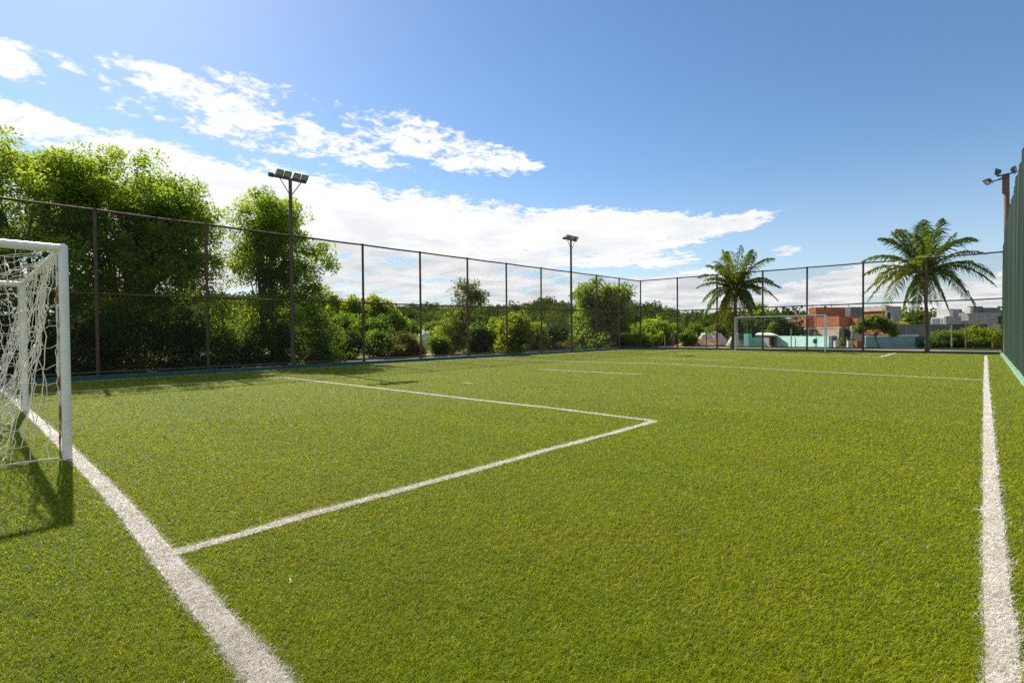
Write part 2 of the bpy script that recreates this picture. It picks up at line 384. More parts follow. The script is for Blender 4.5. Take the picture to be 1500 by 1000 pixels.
def line_dist(xy):
    """Signed distance to the nearest line's edge (negative = inside)."""
    best = np.full(len(xy), 9.0)
    for pl, w in LINES:
        pl = np.array(pl)
        for a, b in zip(pl[:-1], pl[1:]):
            d = b-a; L2 = d@d
            t = np.clip(((xy-a)@d)/L2, 0, 1)
            q = xy-a-t[:, None]*d
            best = np.minimum(best, np.hypot(q[:, 0], q[:, 1])-w/2)
    return best

# ------------------------------------------------------------------ turf fibres
def blades(P, h, w, lean, seg, rnd):
    """Curved fibres: seg quads-strips ending in a point. Returns verts, quads, tris, face values."""
    n = len(P)
    az = rng.uniform(0, 2*math.pi, n)
    d = np.stack([np.cos(az), np.sin(az)], 1)*0.85 + np.array([0.28, -0.10])
    d /= np.linalg.norm(d, axis=1)[:, None]
    tw = rng.uniform(-1.2, 1.2, n)
    side = np.stack([-d[:, 1]*np.cos(tw)+d[:, 0]*np.sin(tw)*.5, d[:, 0]*np.cos(tw)+d[:, 1]*np.sin(tw)*.5, np.sin(tw)*0.5], 1)
    side /= np.linalg.norm(side, axis=1)[:, None]
    D3 = np.c_[d, np.zeros(n)]
    lev = []
    for k in range(seg+1):
        t = k/seg
        a = lean*(0.45+0.75*t)          # leaning more towards the tip
        lev.append((np.sin(a)*t*h, np.cos(a*0.85)*t*h, (1-t*0.75)))
    vs = []
    for k in range(seg):
        hx, hz, ww = lev[k]
        c = P + D3*hx[:, None]; c[:, 2] += hz
        vs += [c-side*(w*ww/2)[:, None], c+side*(w*ww/2)[:, None]]
    hx, hz, _ = lev[seg]
    c = P + D3*hx[:, None]; c[:, 2] += hz
    vs.append(c)
    m = 2*seg+1
    V = np.stack(vs, 1).reshape(-1, 3)
    b = (np.arange(n)*m)[:, None]
    quads = [b+np.array([[2*k, 2*k+1, 2*k+3, 2*k+2]]) for k in range(seg-1)]
    tris = b+np.array([[2*seg-2, 2*seg-1, 2*seg]])
    return V, quads, tris, rnd

fwd_az = math.atan2(FWD0[0], FWD0[1])
edges = np.concatenate([[0.3, 0.7], np.geomspace(1.12, 42.0, 34)])
rings = []
for r0, r1 in zip(edges[:-1], edges[1:]):
    q_ = max((r0+r1)/2/2.0, 1.0)
    rings.append((r0, r1, 42000/q_**1.85, 0.0024*q_**0.93, 3 if r1 < 3.5 else (2 if r1 < 10 else 1), (0.022, 0.036)))
gV, gQ, gT, gR = [], [], [], []; wV, wQ, wT, wR = [], [], [], []
gn = wn = 0
gRq, gRt, wRq, wRt = [], [], [], []
for r0, r1, dens, w, seg, (h0, h1) in rings:
    half = math.radians(62)
    n = int(dens*half*(r1*r1-r0*r0))
    r = np.sqrt(rng.uniform(r0*r0, r1*r1, n)); a = fwd_az + rng.uniform(-half, half, n)
    x, y = r*np.sin(a), r*np.cos(a)
    ok = (x > PX0+0.05) & (x < PX1-0.01) & (y > PY0) & (y < PY1-0.05)
    P = np.stack([x[ok], y[ok], np.zeros(ok.sum())], 1)
    ld = line_dist(P[:, :2]) + rng.normal(0, 0.008, len(P)) + 0.006*np.sin(P[:, 0]*9.1+P[:, 1]*7.3) + 0.004*np.sin(P[:, 0]*31-P[:, 1]*27)
    white = ld < 0
    for isw in (False, True):
        Q = P[white] if isw else P[~white]
        n2 = len(Q)
        if n2 == 0: continue
        if isw:                                   # tufts on the lines stand denser
            Q = np.concatenate([Q, Q + np.c_[rng.normal(0, 0.01, (n2, 2)), np.zeros(n2)]]); n2 *= 2
        hh = rng.uniform(h0, h1, n2); ww = w*rng.uniform(0.7, 1.35, n2)
        lean = rng.uniform(0.5, 1.35, n2)
        clump = 0.5+0.5*np.sin(Q[:, 0]*23+np.sin(Q[:, 1]*17)*2)*np.sin(Q[:, 1]*27+np.sin(Q[:, 0]*13)*2)
        rd = np.clip(rng.beta(1.5, 1.6, n2)*0.82 + clump*0.10, 0, 0.92)
        dry = rng.random(n2) < 0.022/max(1.0, r1/3.0); rd[dry] = rng.uniform(0.93, 1, dry.sum())
        V, qs, ts, rd = blades(Q, hh, ww, lean, seg, rd)
        if isw:
            wV.append(V); wQ += [q+wn for q in qs]; wT.append(ts+wn); wRq += [rd]*len(qs); wRt.append(rd); wn += len(V)
        else:
            gV.append(V); gQ += [q+gn for q in qs]; gT.append(ts+gn); gRq += [rd]*len(qs); gRt.append(rd); gn += len(V)
me = mesh_np('turf_grass', np.concatenate(gV), [np.concatenate(gQ), np.concatenate(gT)], M['turf'], attrs={'rnd': ('FACE', np.concatenate(gRq+gRt))})
o = bpy.data.objects.new('turf_grass', me); COL.objects.link(o)
tag(o, 'short green artificial grass fibres covering the whole pitch', 'grass', kind='stuff')
# backing strips below the white fibres, in the same object
bs = MB(); lift = 0
for pl, w in LINES:
    pl = np.array(pl); lift += 1
    for a, b in zip(pl[:-1], pl[1:]):
        d = (b-a)/np.linalg.norm(b-a); nrm = np.array([-d[1], d[0]])*w*0.46
        z = 0.004+0.0006*lift
        bs.add([[*(a-nrm), z], [*(b-nrm), z], [*(b+nrm), z], [*(a+nrm), z]], [[0, 1, 2, 3]])
sv = np.concatenate(bs.v); sf = np.concatenate(bs.f)
me = mesh_np('pitch_markings', np.concatenate(wV+[sv]), [np.concatenate(wQ+[sf+wn]), np.concatenate(wT)], M['white_turf'],
             attrs={'rnd': ('FACE', np.concatenate(wRq+[np.full(len(sf), 0.45)]+wRt))})
o = bpy.data.objects.new('pitch_markings', me); COL.objects.link(o)
tag(o, kind='structure')

# ------------------------------------------------------------------ kerbs
mb = MB(); mb.box((-19.75, -6, -0.1), (-19.3, 36.4, 0.13))
tag(part('kerb', mb, M['kerb_teal']), kind='structure')
mb = MB(); mb.box((-19.3, 35.93, -0.1), (0.66, 36.4, 0.10))
tag(part('kerb', mb, M['kerb_teal']), kind='structure')
mb = MB()
ys = np.linspace(-6, 36.4, 60)
for a, b in zip(ys[:-1], ys[1:]):
    w1 = 0.012*math.sin(a*5.1); w2 = 0.012*math.sin(b*5.1)
    mb.prism([(0.69+w1, a), (1.05, a), (1.05, b), (0.69+w2, b)], -0.1, 0.09+0.005*math.sin(a*3.3))
tag(part('kerb', mb, M['kerb_mint']), kind='structure')

# ------------------------------------------------------------------ chain-link fences
def mesh_panel(p0, p1, zb0, zb1, zt0, zt1, pitch=0.11, r=0.0030):
    """Two families of slanted wires between two points; thin square wires."""
    p0 = np.array(p0, float); p1 = np.array(p1, float); L = np.linalg.norm(p1-p0); e = (p1-p0)/L
    nrm = np.array([-e[1], e[0]])
    hmax = max(zt0, zt1)
    segs = []
    for sgn in (1, -1):
        for s0 in np.arange(-hmax, L+hmax, pitch):
            # wire: s = s0 + sgn*(z - 0) ; clip to 0..L and bottom/top lines
            def zt(s): return zt0+(zt1-zt0)*s/L
            def zb(s): return zb0+(zb1-zb0)*s/L
            za, zbm = zb0, hmax
            # clip s range
            lo, hi = zb0, hmax
            if sgn > 0: lo = max(lo, 0-s0); hi = min(hi, L-s0)
            else: lo = max(lo, s0-L); hi = min(hi, s0-0)
            # clip to the top line (linear solve)
            k = (zt1-zt0)/L
            den = 1-k*sgn
            hi = min(hi, (zt0+k*s0)/den)
            if hi-lo > 0.02: segs.append((s0+sgn*lo, lo, s0+sgn*hi, hi))
    segs = np.array(segs)
    A = np.c_[p0[0]+e[0]*segs[:, 0], p0[1]+e[1]*segs[:, 0], segs[:, 1]]
    B = np.c_[p0[0]+e[0]*segs[:, 2], p0[1]+e[1]*segs[:, 2], segs[:, 3]]
    d = B-A; d /= np.linalg.norm(d, axis=1)[:, None]
    n3 = np.array([nrm[0], nrm[1], 0.0]); q = np.cross(d, n3)
    off = [n3*r*1.15+0*q, -0.6*r*n3+q*r, -0.6*r*n3-q*r]
    V = np.concatenate([np.stack([A+o_ for o_ in off], 1), np.stack([B+o_ for o_ in off], 1)], 1).reshape(-1, 3)
    b = (np.arange(len(segs))*6)[:, None]
    F = np.concatenate([b+np.array([[0, 1, 4, 3]]), b+np.array([[1, 2, 5, 4]]), b+np.array([[2, 0, 3, 5]])])
    return V, F

FX, FY = -19.5, 36.05
# left fence
lp_y = [-3.0, 0.0, 2.93, 5.90, 8.82, 11.89, 14.92, 17.93, 20.85, 23.9, 26.95, 29.9, 32.87]
def ltop(y): return 5.04+0.16*min(max(y/36, 0), 1)
def lmid(y): return 2.55+0.25*min(max(y/36, 0), 1)
lf = empty('chain_link_fence', (FX, 18, 0.1), 'long brown chain link fence in front of the big trees along the left side', 'fence', 'fences round the pitch')
for y in lp_y:
    if y in (8.82, 26.95): continue          # floodlight poles stand here
    mb = MB(); j = random.uniform(-.01, .01)
    mb.tube([(FX+j, y, 0.02), (FX+j, y, 2.6), (FX, y, ltop(y)+0.05)], 0.048, 10)
    mb.tube([(FX+j, y, 0.13), (FX+j, y, 0.145)], 0.085, 10)
    part('post', mb, M['rust_pipe'], lf, smooth=False)
def rail(fn, r):
    mb = MB(); ysr = np.array(lp_y+[36.0]); fine = np.linspace(-3, 36.0, 79)
    mb.tube([(FX+0.02, y, fn(y)-0.012*math.sin((y % 3)/3*math.pi)) for y in fine], r, 8); return mb
part('top_rail', rail(ltop, 0.036), M['rust_pipe'], lf, smooth=True)
part('middle_rail', rail(lmid, 0.03), M['rust_pipe'], lf, smooth=True)
part('bottom_rail', rail(lambda y: 0.22, 0.028), M['rust_pipe'], lf, smooth=True)
part('wire_mesh', mesh_panel((FX-0.04, -3), (FX-0.04, 36.0), 0.22, 0.22, ltop(-3), ltop(36.0)), M['wire'], lf)

# back fence
bp_x = [-19.5, -16.52, -13.63, -10.64, -8.05, -5.14, -2.25, 0.79]
def btop(x): return 5.22-0.03*(x+19.5)/20
def bmid(x): return 2.83-0.0*(x+19.5)/20
bf = empty('chain_link_fence', (-9.4, FY, 0.1), 'brown chain link fence behind the far goal across the end of the pitch', 'fence', 'fences round the pitch')
for x in bp_x:
    mb = MB()
    mb.tube([(x, FY, 0.02), (x+random.uniform(-.01, .01), FY, 2.6), (x, FY, btop(x)+0.05)], 0.052 if x < 0 else 0.04, 10)
    mb.tube([(x, FY, 0.10), (x, FY, 0.115)], 0.09, 10)
    part('post', mb, M['rust_pipe'], bf)
def brail(fn, r):
    mb = MB(); mb.tube([(x, FY-0.02, fn(x)-0.012*math.sin(((x+19.5) % 2.9)/2.9*math.pi)) for x in np.linspace(-19.5, 0.79, 57)], r, 8); return mb
part('top_rail', brail(btop, 0.038), M['rust_pipe'], bf, smooth=True)
part('middle_rail', brail(bmid, 0.034), M['rust_pipe'], bf, smooth=True)
part('bottom_rail', brail(lambda x: 0.24, 0.034), M['rust_pipe'], bf, smooth=True)
part('wire_mesh', mesh_panel((-19.5, FY+0.04), (0.79, FY+0.04), 0.22, 0.22, btop(-19.5), btop(0.79)), M['wire'], bf)

# ------------------------------------------------------------------ floodlights
def lamp_box(c, aim, right, w=0.25, h=0.22, dp=0.12):
    """housing with a glass face; aim = unit facing direction, right = unit along the arm."""
    aim = np.array(aim, float); aim /= np.linalg.norm(aim); right = np.array(right, float)
    up = np.cross(right, aim); up /= np.linalg.norm(up)
    if up[2] < 0: up = -up
    hb = MB()
    cc = np.array(c)
    f0 = cc+aim*dp/2; b0 = cc-aim*dp/2
    vs = [f0+i*right*w/2+j*up*h/2 for i, j in ((-1, -1), (1, -1), (1, 1), (-1, 1))] + [b0+i*right*w*.34+j*up*h*.30 for i, j in ((-1, -1), (1, -1), (1, 1), (-1, 1))]
    hb.add(vs, [[4, 7, 6, 5], [0, 1, 5, 4], [1, 2, 6, 5], [2, 3, 7, 6], [3, 0, 4, 7], [0, 3, 2, 1]])
    for k in (-1, 1): hb.obox(f0+k*right*w*0.49+aim*0.006, right*0.012, up*h/2, aim*0.012)
    for k in (-1, 1): hb.obox(f0+k*up*h*0.485+aim*0.006, right*w/2*0.94, up*0.012, aim*0.012)
    for k in (-.2, 0, .2): hb.obox(b0+k*right*w-aim*0.012, right*0.006, up*h*.26, aim*0.02)
    gb = MB(); gb.obox(f0+aim*0.004, right*w*0.455, up*h*0.44, aim*0.003)
    yb = MB()
    for k in (-1, 1): yb.obox(cc+k*right*(w/2+0.012)-up*h*0.32, right*0.005, up*h*.36, aim*0.014)
    yb.obox(cc-up*h*0.66, right*(w/2+0.015), up*0.006, aim*0.014)
    return hb, gb, yb

def floodlight(x, y, top, label):
    fl = empty('floodlight_pole', (x, y, 0.1), label, 'floodlight', 'brown poles carrying floodlights')
    mb = MB(); mb.tube([(x, y, 0.0), (x, y, 2.5), (x, y, top-0.02)], [0.078, 0.074, 0.062], 12)
    mb.tube([(x, y, 0.13), (x, y, 0.15)], 0.13, 12)
    part('pole', mb, M['pole'], fl, smooth=True)
    mb = MB(); mb.box((x-0.04, y-0.62, top-0.04), (x+0.04, y+0.62, top+0.035)); part('crossarm', mb, M['pole'], fl)
    for s in (-1, 1):
        mb = MB(); mb.tube([(x+0.03, y+0.05*s, top-0.58), (x+0.03, y+0.42*s, top-0.03)], 0.018, 6); part('brace', mb, M['pole'], fl)
    aim = np.array([0.75, -0.12, -0.62])
    for k in (-0.41, -0.11, 0.24, 0.54):
        hb, gb, yb = lamp_box((x+0.03, y+k, top+0.19), aim, (0, 1, 0))
        L = part('lamp', hb, M['lamp_case'], fl)
        part('glass', gb, M['lamp_glass'], L); part('bracket', yb, M['black_metal'], L)
    mb = MB(); mb.box((x-0.06, y-0.80, top-0.05), (x+0.06, y-0.62, top+0.08)); part('junction_box', mb, M['black_metal'], fl)
    mb = MB(); mb.tube([(x+0.085, y, 0.2), (x+0.08, y, 3.0), (x+0.068, y, top-0.6)], 0.010, 5); part('cable', mb, M['black_metal'], fl)
    return fl
floodlight(FX, 8.82, 7.22, 'tall brown floodlight pole with four lamps beside the slim leafy tree on the left')
floodlight(FX, 26.95, 7.22, 'farther floodlight pole between the yellow bush and the round green tree')

# right floodlight behind the green netting
rp = onY(1474, 330, 34.6); rx = float(rp[0]); ry = 34.6
zt = float(onY(1470, 254, ry)[2])
fl = empty('floodlight_pole', (rx+0.06, ry, 0.1), 'short rusty floodlight pole with tilted lamps rising above the green netting', 'floodlight', 'brown poles carrying floodlights')
mb = MB(); mb.tube([(rx+0.06, ry, 0), (rx+0.05, ry, 4), (rx, ry, zt-0.1)], [0.13, 0.115, 0.10], 12); part('pole', mb, M['wood_post'], fl, smooth=True)
mb = MB(); mb.box((rx-0.16, ry-0.13, zt-1.0), (rx+0.1, ry-0.02, zt-0.12)); part('mounting_plate', mb, M['wood_post'], fl)
mb = MB(); mb.tube([(rx-0.35, ry-0.1, zt-0.12), (rx+0.25, ry-0.1, zt-0.06)], 0.035, 8); mb.tube([(rx-0.52, ry-0.15, zt-0.34), (rx, ry-0.12, zt-0.26)], 0.03, 8)
mb.tube([(rx-0.35, ry-0.15, zt-0.32), (rx-0.05, ry-0.12, zt-0.12)], 0.02, 6)
part('crossarm', mb, M['black_metal'], fl)
for c, aim, rt in (((rx-0.66, ry-0.2, zt-0.30), (-0.75, -0.35, -0.62), (0.42, -0.9, 0)), ((rx-0.30, ry-0.1, zt+0.10), (-0.9, 0.2, 0.1), (0.2, 0.98, 0)), ((rx+0.24, ry-0.1, zt+0.08), (0.9, 0.2, 0.1), (0.2, 0.98, 0))):
    hb, gb, yb = lamp_box(c, aim, np.array(rt)/np.linalg.norm(rt), 0.34, 0.28, 0.14)
    L = part('lamp', hb, M['lamp_case'], fl); part('glass', gb, M['lamp_glass'], L); part('bracket', yb, M['black_metal'], L)

# ------------------------------------------------------------------ green netting on the right
nt = empty('green_netting', (0.8, 18, 0.13), 'tall dark green safety netting hanging along the right edge above the mint kerb', 'netting')
def net_x(y, z):
    fold = 0.014*math.sin(y*1.3)+0.012*math.sin(y*3.7+z*0.3)+0.011*math.sin(y*7.9+1+0.2*z)
    return 0.785 - 0.02*math.sin(max(z, 0)*0.5) + fold*min(1, 0.45+z/5)
def net_top(y):
    t = 6.05-0.025*abs(math.sin((y-17.5)/2.9*math.pi))
    k = min(max((y-35.2)/1.3, 0), 1); return t*(1-k)+5.25*k
ys = np.arange(-3.0, 36.4, 0.035); nz = 14
vv = []
for y in ys:
    t = net_top(y); vv.append([(net_x(y, z), y, z) for z in np.linspace(0.07, t, nz)])
vv = np.array(vv)
mb = MB(); ny = len(ys)
# vertical cords: three-sided
ang = np.array([0.3, 2.4, 4.5]); r = 0.0045
ring = vv[:, :, None, :] + np.stack([np.cos(ang)*r, np.sin(ang)*r, 0*ang], -1)[None, None]
V = ring.reshape(-1, 3)
I, K, S = np.meshgrid(np.arange(ny), np.arange(nz-1), np.arange(3), indexing='ij'); S2 = (S+1) % 3
b0 = (I*nz+K)*3; b1 = b0+3
mb.add(V, np.stack([b0+S, b0+S2, b1+S2, b1+S], -1).reshape(-1, 4))
# horizontal cords: narrow strips
nh = 62
for k in range(nh):
    f = (k+0.5)/nh
    zi = f*(nz-1); i0 = int(zi); q = vv[:, i0]*(1-(zi-i0))+vv[:, i0+1]*(zi-i0)
    V = np.stack([q+np.array([-0.003, 0, -0.006]), q+np.array([0.003, 0, 0.006])], 1).reshape(-1, 3)
    b = np.arange(ny-1)*2
    mb.add(V, np.stack([b, b+1, b+3, b+2], -1))
part('net', mb, M['net_green'], nt)
mb = MB(); mb.tube([(net_x(y, net_top(y)), y, net_top(y)) for y in ys[::6]], 0.012, 5); part('top_rope', mb, M['net_green'], nt)
for y in (17.5, 20.4, 23.3, 26.2, 29.1, 32.0, 34.9):
    mb = MB(); mb.tube([(0.93, y, 0.1), (0.93, y, 3), (0.93, y, net_top(y)-0.05)], 0.032, 8); part('post', mb, M['rust_pipe'], nt, smooth=True)

# ------------------------------------------------------------------ goals
crv = np.random.default_rng(5)
def cord_grid(P, r, mb, sides=4, curl=0.0):
    """P[i,j,3] grid of knots -> cords along both directions, gently curved."""
    def smooth(q):
        q = np.asarray(q)
        if len(q) < 3: return q
        out = []
        for a in range(len(q)-1):
            p0, p1, p2, p3 = q[max(a-1, 0)], q[a], q[a+1], q[min(a+2, len(q)-1)]
            for t in (0, 1/3, 2/3):
                out.append(0.5*((2*p1)+(-p0+p2)*t+(2*p0-5*p1+4*p2-p3)*t*t+(-p0+3*p1-3*p2+p3)*t**3))
        out.append(q[-1]); out = np.array(out)
        if curl: out[1:-1] += crv.normal(0, curl, out[1:-1].shape)
        return out
    for i in range(P.shape[0]): mb.tube(smooth(P[i]), r, sides, cap=False)
    for j in range(P.shape[1]): mb.tube(smooth(P[:, j]), r, sides, cap=False)

def wob(shape, amp, seed):
    g = np.random.default_rng(seed); n = g.normal(0, 1, shape+(3,))
    for ax in (0, 1):
        n = 0.25*np.roll(n, 1, ax)+0.5*n+0.25*np.roll(n, -1, ax)
    return n*amp

def goal(near_post, far_post, back, top, pr, label, grp, seed, mesh=0.20, cord=0.0036, detail=True, drape=True):
    """near/far post bases (x,y); back = unit direction behind the goal."""
    a = np.array([*near_post, 0.0]); b = np.array([*far_post, 0.0]); bk = np.array([*back, 0.0])
    e = (b-a)/np.linalg.norm(b-a); L = np.linalg.norm(b-a)
    g = empty('football_goal', (a+b)/2, label, 'goal', grp)
    Z = np.array([0, 0, 1.0])
    for p in (a, b):
        mb = MB(); mb.tube([p-Z*0.02, p+Z*1.1, p+Z*(top-pr), p+Z*(top-pr*0.45), p+Z*(top)], [pr, pr, pr, pr*0.85, pr*0.3], 16); part('post', mb, M['white_paint'], g, smooth=True)
        if detail:
            mb = MB(); q = p+bk*(pr+0.012)-e*0.0; mb.tube([q+Z*z+bk*0.004*math.sin(z*9) for z in np.linspace(0.02, top-0.12, 14)], 0.0095, 6); part('net_hook_tube', mb, M['goal_rust'], g, smooth=True)
    mb = MB(); mb.tube([a+e*pr*.7+Z*(top-pr), (a+b)/2+Z*(top-pr-0.01), b-e*pr*.7+Z*(top-pr)], pr*0.97, 16); part('crossbar', mb, M['white_paint'], g, smooth=True)
    dp = 1.0
    for p in (a, b):
        mb = MB(); q = p+Z*(top-pr-0.01)
        mb.tube([q+bk*pr*.6, q+bk*dp], 0.043 if detail else 0.03, 10); 
        mb.tube([q+bk*dp, q+bk*(dp+0.12)-Z*0.5, q+bk*(dp+0.45)-Z*(top-0.15)], 0.03, 8)
        part('stay', mb, M['white_paint'], g, smooth=True)
    mb = MB(); mb.tube([a+bk*(dp+0.42)+Z*0.06, b+bk*(dp+0.42)+Z*0.06], 0.025, 8); part('ground_bar', mb, M['white_paint'], g)
    # net
    nb = MB(); T = top-pr*1.7
    nx = int(L/mesh)+1; nzv = int(T/mesh)+2
    P = np.zeros((nx, nzv, 3)); rs = np.random.default_rng(seed)
    for i in range(nx):
        for j in range(nzv):
            f = j/(nzv-1); z = T*(1-f)+0.03*f
            if drape:
                yb = 0.04+0.20*f+0.36*f*f + 0.10*math.sin(i*0.7+f*3)*f
            else:
                yb = 0.05+1.15*f
            P[i, j] = a+e*(0.05+(L-0.1)*i/(nx-1))+bk*yb+Z*z
    P += wob((nx, nzv), 0.085 if drape else 0.02, seed)
    P[:, 0, 2] = T+0.02
    cord_grid(P, cord, nb, 4 if detail else 3, 0.010 if drape else 0)
    # side nets
    for p, sg, sd in ((a, -1, 1), (b, 1, 2)):
        ncol = 8 if drape else 9; nrow = nzv
        Q = np.zeros((ncol, nrow, 3))
        for i in range(ncol):
            for j in range(nrow):
                f = j/(nrow-1); u = i/(ncol-1)
                back_d = u*(0.95+0.35*f) if not drape else u*0.98*(1-0.25*math.sin(f*math.pi))
                Q[i, j] = p+bk*(0.06+back_d)+Z*(T*(1-f)+0.03*f-0.10*math.sin(u*math.pi)*(1-f))+e*sg*0.05*math.sin(f*math.pi)*u
        wq = wob((ncol, nrow), 0.075 if drape else 0.02, seed+sd); wq[0] *= 0.2; Q += wq
        cord_grid(Q, cord, nb, 4 if detail else 3, 0.010 if drape else 0)
    # roof of the net
    nr = 5 if drape else 8
    nxr = nx//2 if drape else nx
    Q = np.zeros((nxr, nr, 3))
    for i in range(nxr):
        for j in range(nr):
            u = j/(nr-1); v = i/(nxr-1)
            Q[i, j] = a+e*(0.05+(L-0.1)*v)+bk*(0.03+0.97*u)+Z*(T+0.03-0.22*math.sin(v*math.pi)**.5*math.sin(u*math.pi*0.6)-0.02)
    Q += wob((nxr, nr), 0.08 if drape else 0.015, seed+5)
    cord_grid(Q, cord, nb, 4 if detail else 3, 0.010 if drape else 0)
    if drape:       # slack bunch of cords falling from the near upper corner
        for k in range(5):
            o1, o2 = rs.normal(0, 0.03, 3), rs.normal(0, 0.05, 3)
            pts = [a+bk*0.07+Z*(T-0.02)+o1*.3, a+bk*(0.14+.01*k)+Z*(T-0.45)+o1, a+bk*(0.20+.015*k)+e*.05+Z*(T-0.95)+o2, a+bk*(0.27+.02*k)+e*.1+Z*(T-1.4)+o2*1.5, a+bk*(0.38+.03*k)+e*.1+Z*(0.25)+o2*2]
            qs = np.array(pts); tt = np.linspace(0, 1, 22); w4 = np.linspace(0, 1, 5)
            pp = np.stack([np.interp(tt, w4, qs[:, c]) for c in range(3)], 1); pp += np.cumsum(rs.normal(0, 0.006, pp.shape), 0)
            nb.tube(pp, cord*1.05, 4, cap=False)
    part('net', nb, M['rope'], g)
    for p_, sg in ((a, 1), (b, -1)):
        mb = MB(); mb.tube([p_+bk*0.06+Z*0.03, p_+bk*0.3+Z*0.035+e*sg*0.02, p_+bk*0.7+Z*0.03, p_+bk*1.35+Z*0.03], 0.009, 6)
        part('ground_rope', mb, M['rope'], g)
    return g
n0 = G(99, 673); n1 = G(38, 601.5)
goal(n0[:2], n1[:2], (0, -1), 2.27, 0.042, 'white goal with loose tangled net and rust streaks standing at the left edge', 'football goals on the goal lines', 3)
f0 = G(1206, 515.3); f1 = G(1080, 512.5)
goal((f0[0], 35.5), (f1[0], 35.5), (0, 0.35), 2.24, 0.034, 'white goal with neat netting in front of the far fence', 'football goals on the goal lines', 9, mesh=0.18, cord=0.0016, detail=False, drape=False)

# ------------------------------------------------------------------ foliage
def unit(v): return v/(np.linalg.norm(v, axis=-1, keepdims=True)+1e-9)

def leaf_cloud(C, rad, per, L, wf=0.40, droop=0.35, flat=0.75, val=None, g=None):
    """Leaves round clump centres C. Returns verts, quads, per-leaf value."""
    g = g or rng
    n = len(C)*per
    idx = np.repeat(np.arange(len(C)), per)
    d = unit(g.normal(0, 1, (n, 3)))
    rr_ = g.random(n)**0.40
    rad = np.broadcast_to(rad, (len(C),))[idx]
    P = C[idx] + d*(rr_*rad)[:, None]*np.array([1, 1, flat])
    ax = unit(d*0.9 + g.normal(0, 0.6, (n, 3)) + np.array([0, 0, -droop]))
    up = unit(np.array([0, 0, 0.9]) + g.normal(0, 0.75, (n, 3)) + d*0.5)
    sd = unit(np.cross(ax, up)); nn = np.cross(sd, ax)
    l = L*g.uniform(0.65, 1.3, n)[:, None]; w = l*wf*0.5
    v0 = P; v1 = P+ax*l*0.45+sd*w+nn*l*0.06; v2 = P+ax*l-nn*l*0.10; v3 = P+ax*l*0.45-sd*w+nn*l*0.06
    V = np.stack([v0, v1, v2, v3], 1).reshape(-1, 3)
    F = (np.arange(n)*4)[:, None]+np.array([[0, 1, 2, 3]])
    cv = g.uniform(0, 1, len(C)) if val is None else val
    r = np.clip(cv[idx]*0.45+g.beta(2, 2.2, n)*0.62, 0, 1)
    return V, F, r

def crown_points(c, rad, n, g, shell=0.55, lumps=7, lump_amp=0.42):
    """clump centres in an uneven ellipsoid (radius modulated by random lobes)."""
    c = np.array(c, float); rad = np.array(rad, float)
    d = unit(g.normal(0, 1, (n, 3)))
    lob = unit(g.normal(0, 1, (lumps, 3))); amp = g.uniform(-lump_amp, lump_amp, lumps)
    mod = 1+((np.clip(d@lob.T, 0, 1)**3)*amp).sum(1)
    u = shell+(1-shell)*g.random(n); u = np.where(g.random(n) < 0.25, g.random(n)**0.5, u); u = np.where(g.random(n) < 0.14, g.uniform(1.0, 1.16, n), u)
    return c+d*rad*(u*mod)[:, None]

def limb(p0, p1, r0, r1, g, mb, sag=0.12, n=6, sides=6):
    p0, p1 = np.array(p0, float), np.array(p1, float); L = np.linalg.norm(p1-p0)
    t = np.linspace(0, 1, n)[:, None]
    pts = p0+(p1-p0)*t + np.array([0, 0, 1])*(sag*L*np.sin(t*math.pi)) + np.cumsum(g.normal(0, 0.02*L, (n, 3)), 0)*np.sin(t*math.pi)
    mb.tube(pts, np.linspace(r0, r1, n), sides)

def plant(name, label, cat, base, crowns, L, mat, per, clump=0.5, trunk_r=0.12, fork=0.45, stems=1, group=None, seed=0, limbs=16, wf=0.40, droop=0.35, names=('crown', 'trunk'), bark='bark', shell=0.55, lump_amp=0.42):
    """crowns: list of (centre, radii, clump count)."""
    g = np.random.default_rng(seed+100)
    base = np.array(base, float)
    e = empty(name, base, label, cat, group)
    Vs, Fs, Rs = [], [], []; n = 0; Call = []
    for c, rad, k in crowns:
        C = crown_points(c, rad, k, g, shell, 7, lump_amp)
        C[:, 2] = np.maximum(C[:, 2], base[2]+clump*0.35)
        Call.append(C)
        V, F, r = leaf_cloud(C, g.uniform(0.45, 1.35, k)*clump, per, L, wf, droop, g=g)
        Vs.append(V); Fs.append(F+n); Rs.append(r); n += len(V)
    part(names[0], (np.concatenate(Vs), np.concatenate(Fs)), mat, e, attrs={'rnd': ('FACE', np.concatenate(Rs))})
    Call = np.concatenate(Call); mid = Call.mean(0)
    mb = MB()
    for s in range(stems):
        off = np.array([g.normal(0, 0.3)*(stems > 1), g.normal(0, 0.3)*(stems > 1), 0])
        tgt = base+(mid-base)*fork+off*1.5+np.array([g.normal(0, .12), g.normal(0, .12), 0])
        limb(base+off*0.5+np.array([0, 0, -0.15]), tgt, trunk_r*(1 if s == 0 else .75), trunk_r*0.62, g, mb, 0.0, 7, 8)
        pick = g.choice(len(Call), min(limbs, len(Call)), replace=False)
        hub = base+(mid-base)*min(0.98, fork+0.35)+off
        limb(tgt, hub, trunk_r*0.6, trunk_r*0.32, g, mb, 0.0, 5, 6)
        for q in pick:
            st = tgt if g.random() < 0.6 else hub
            limb(st, Call[q], trunk_r*g.uniform(0.26, 0.42), 0.012, g, mb, 0.10)
    part(names[1], mb, M[bark], e, smooth=True)
    return e

def gp(p): return np.array([p[0], p[1], float(gz(p[0], p[1]))])

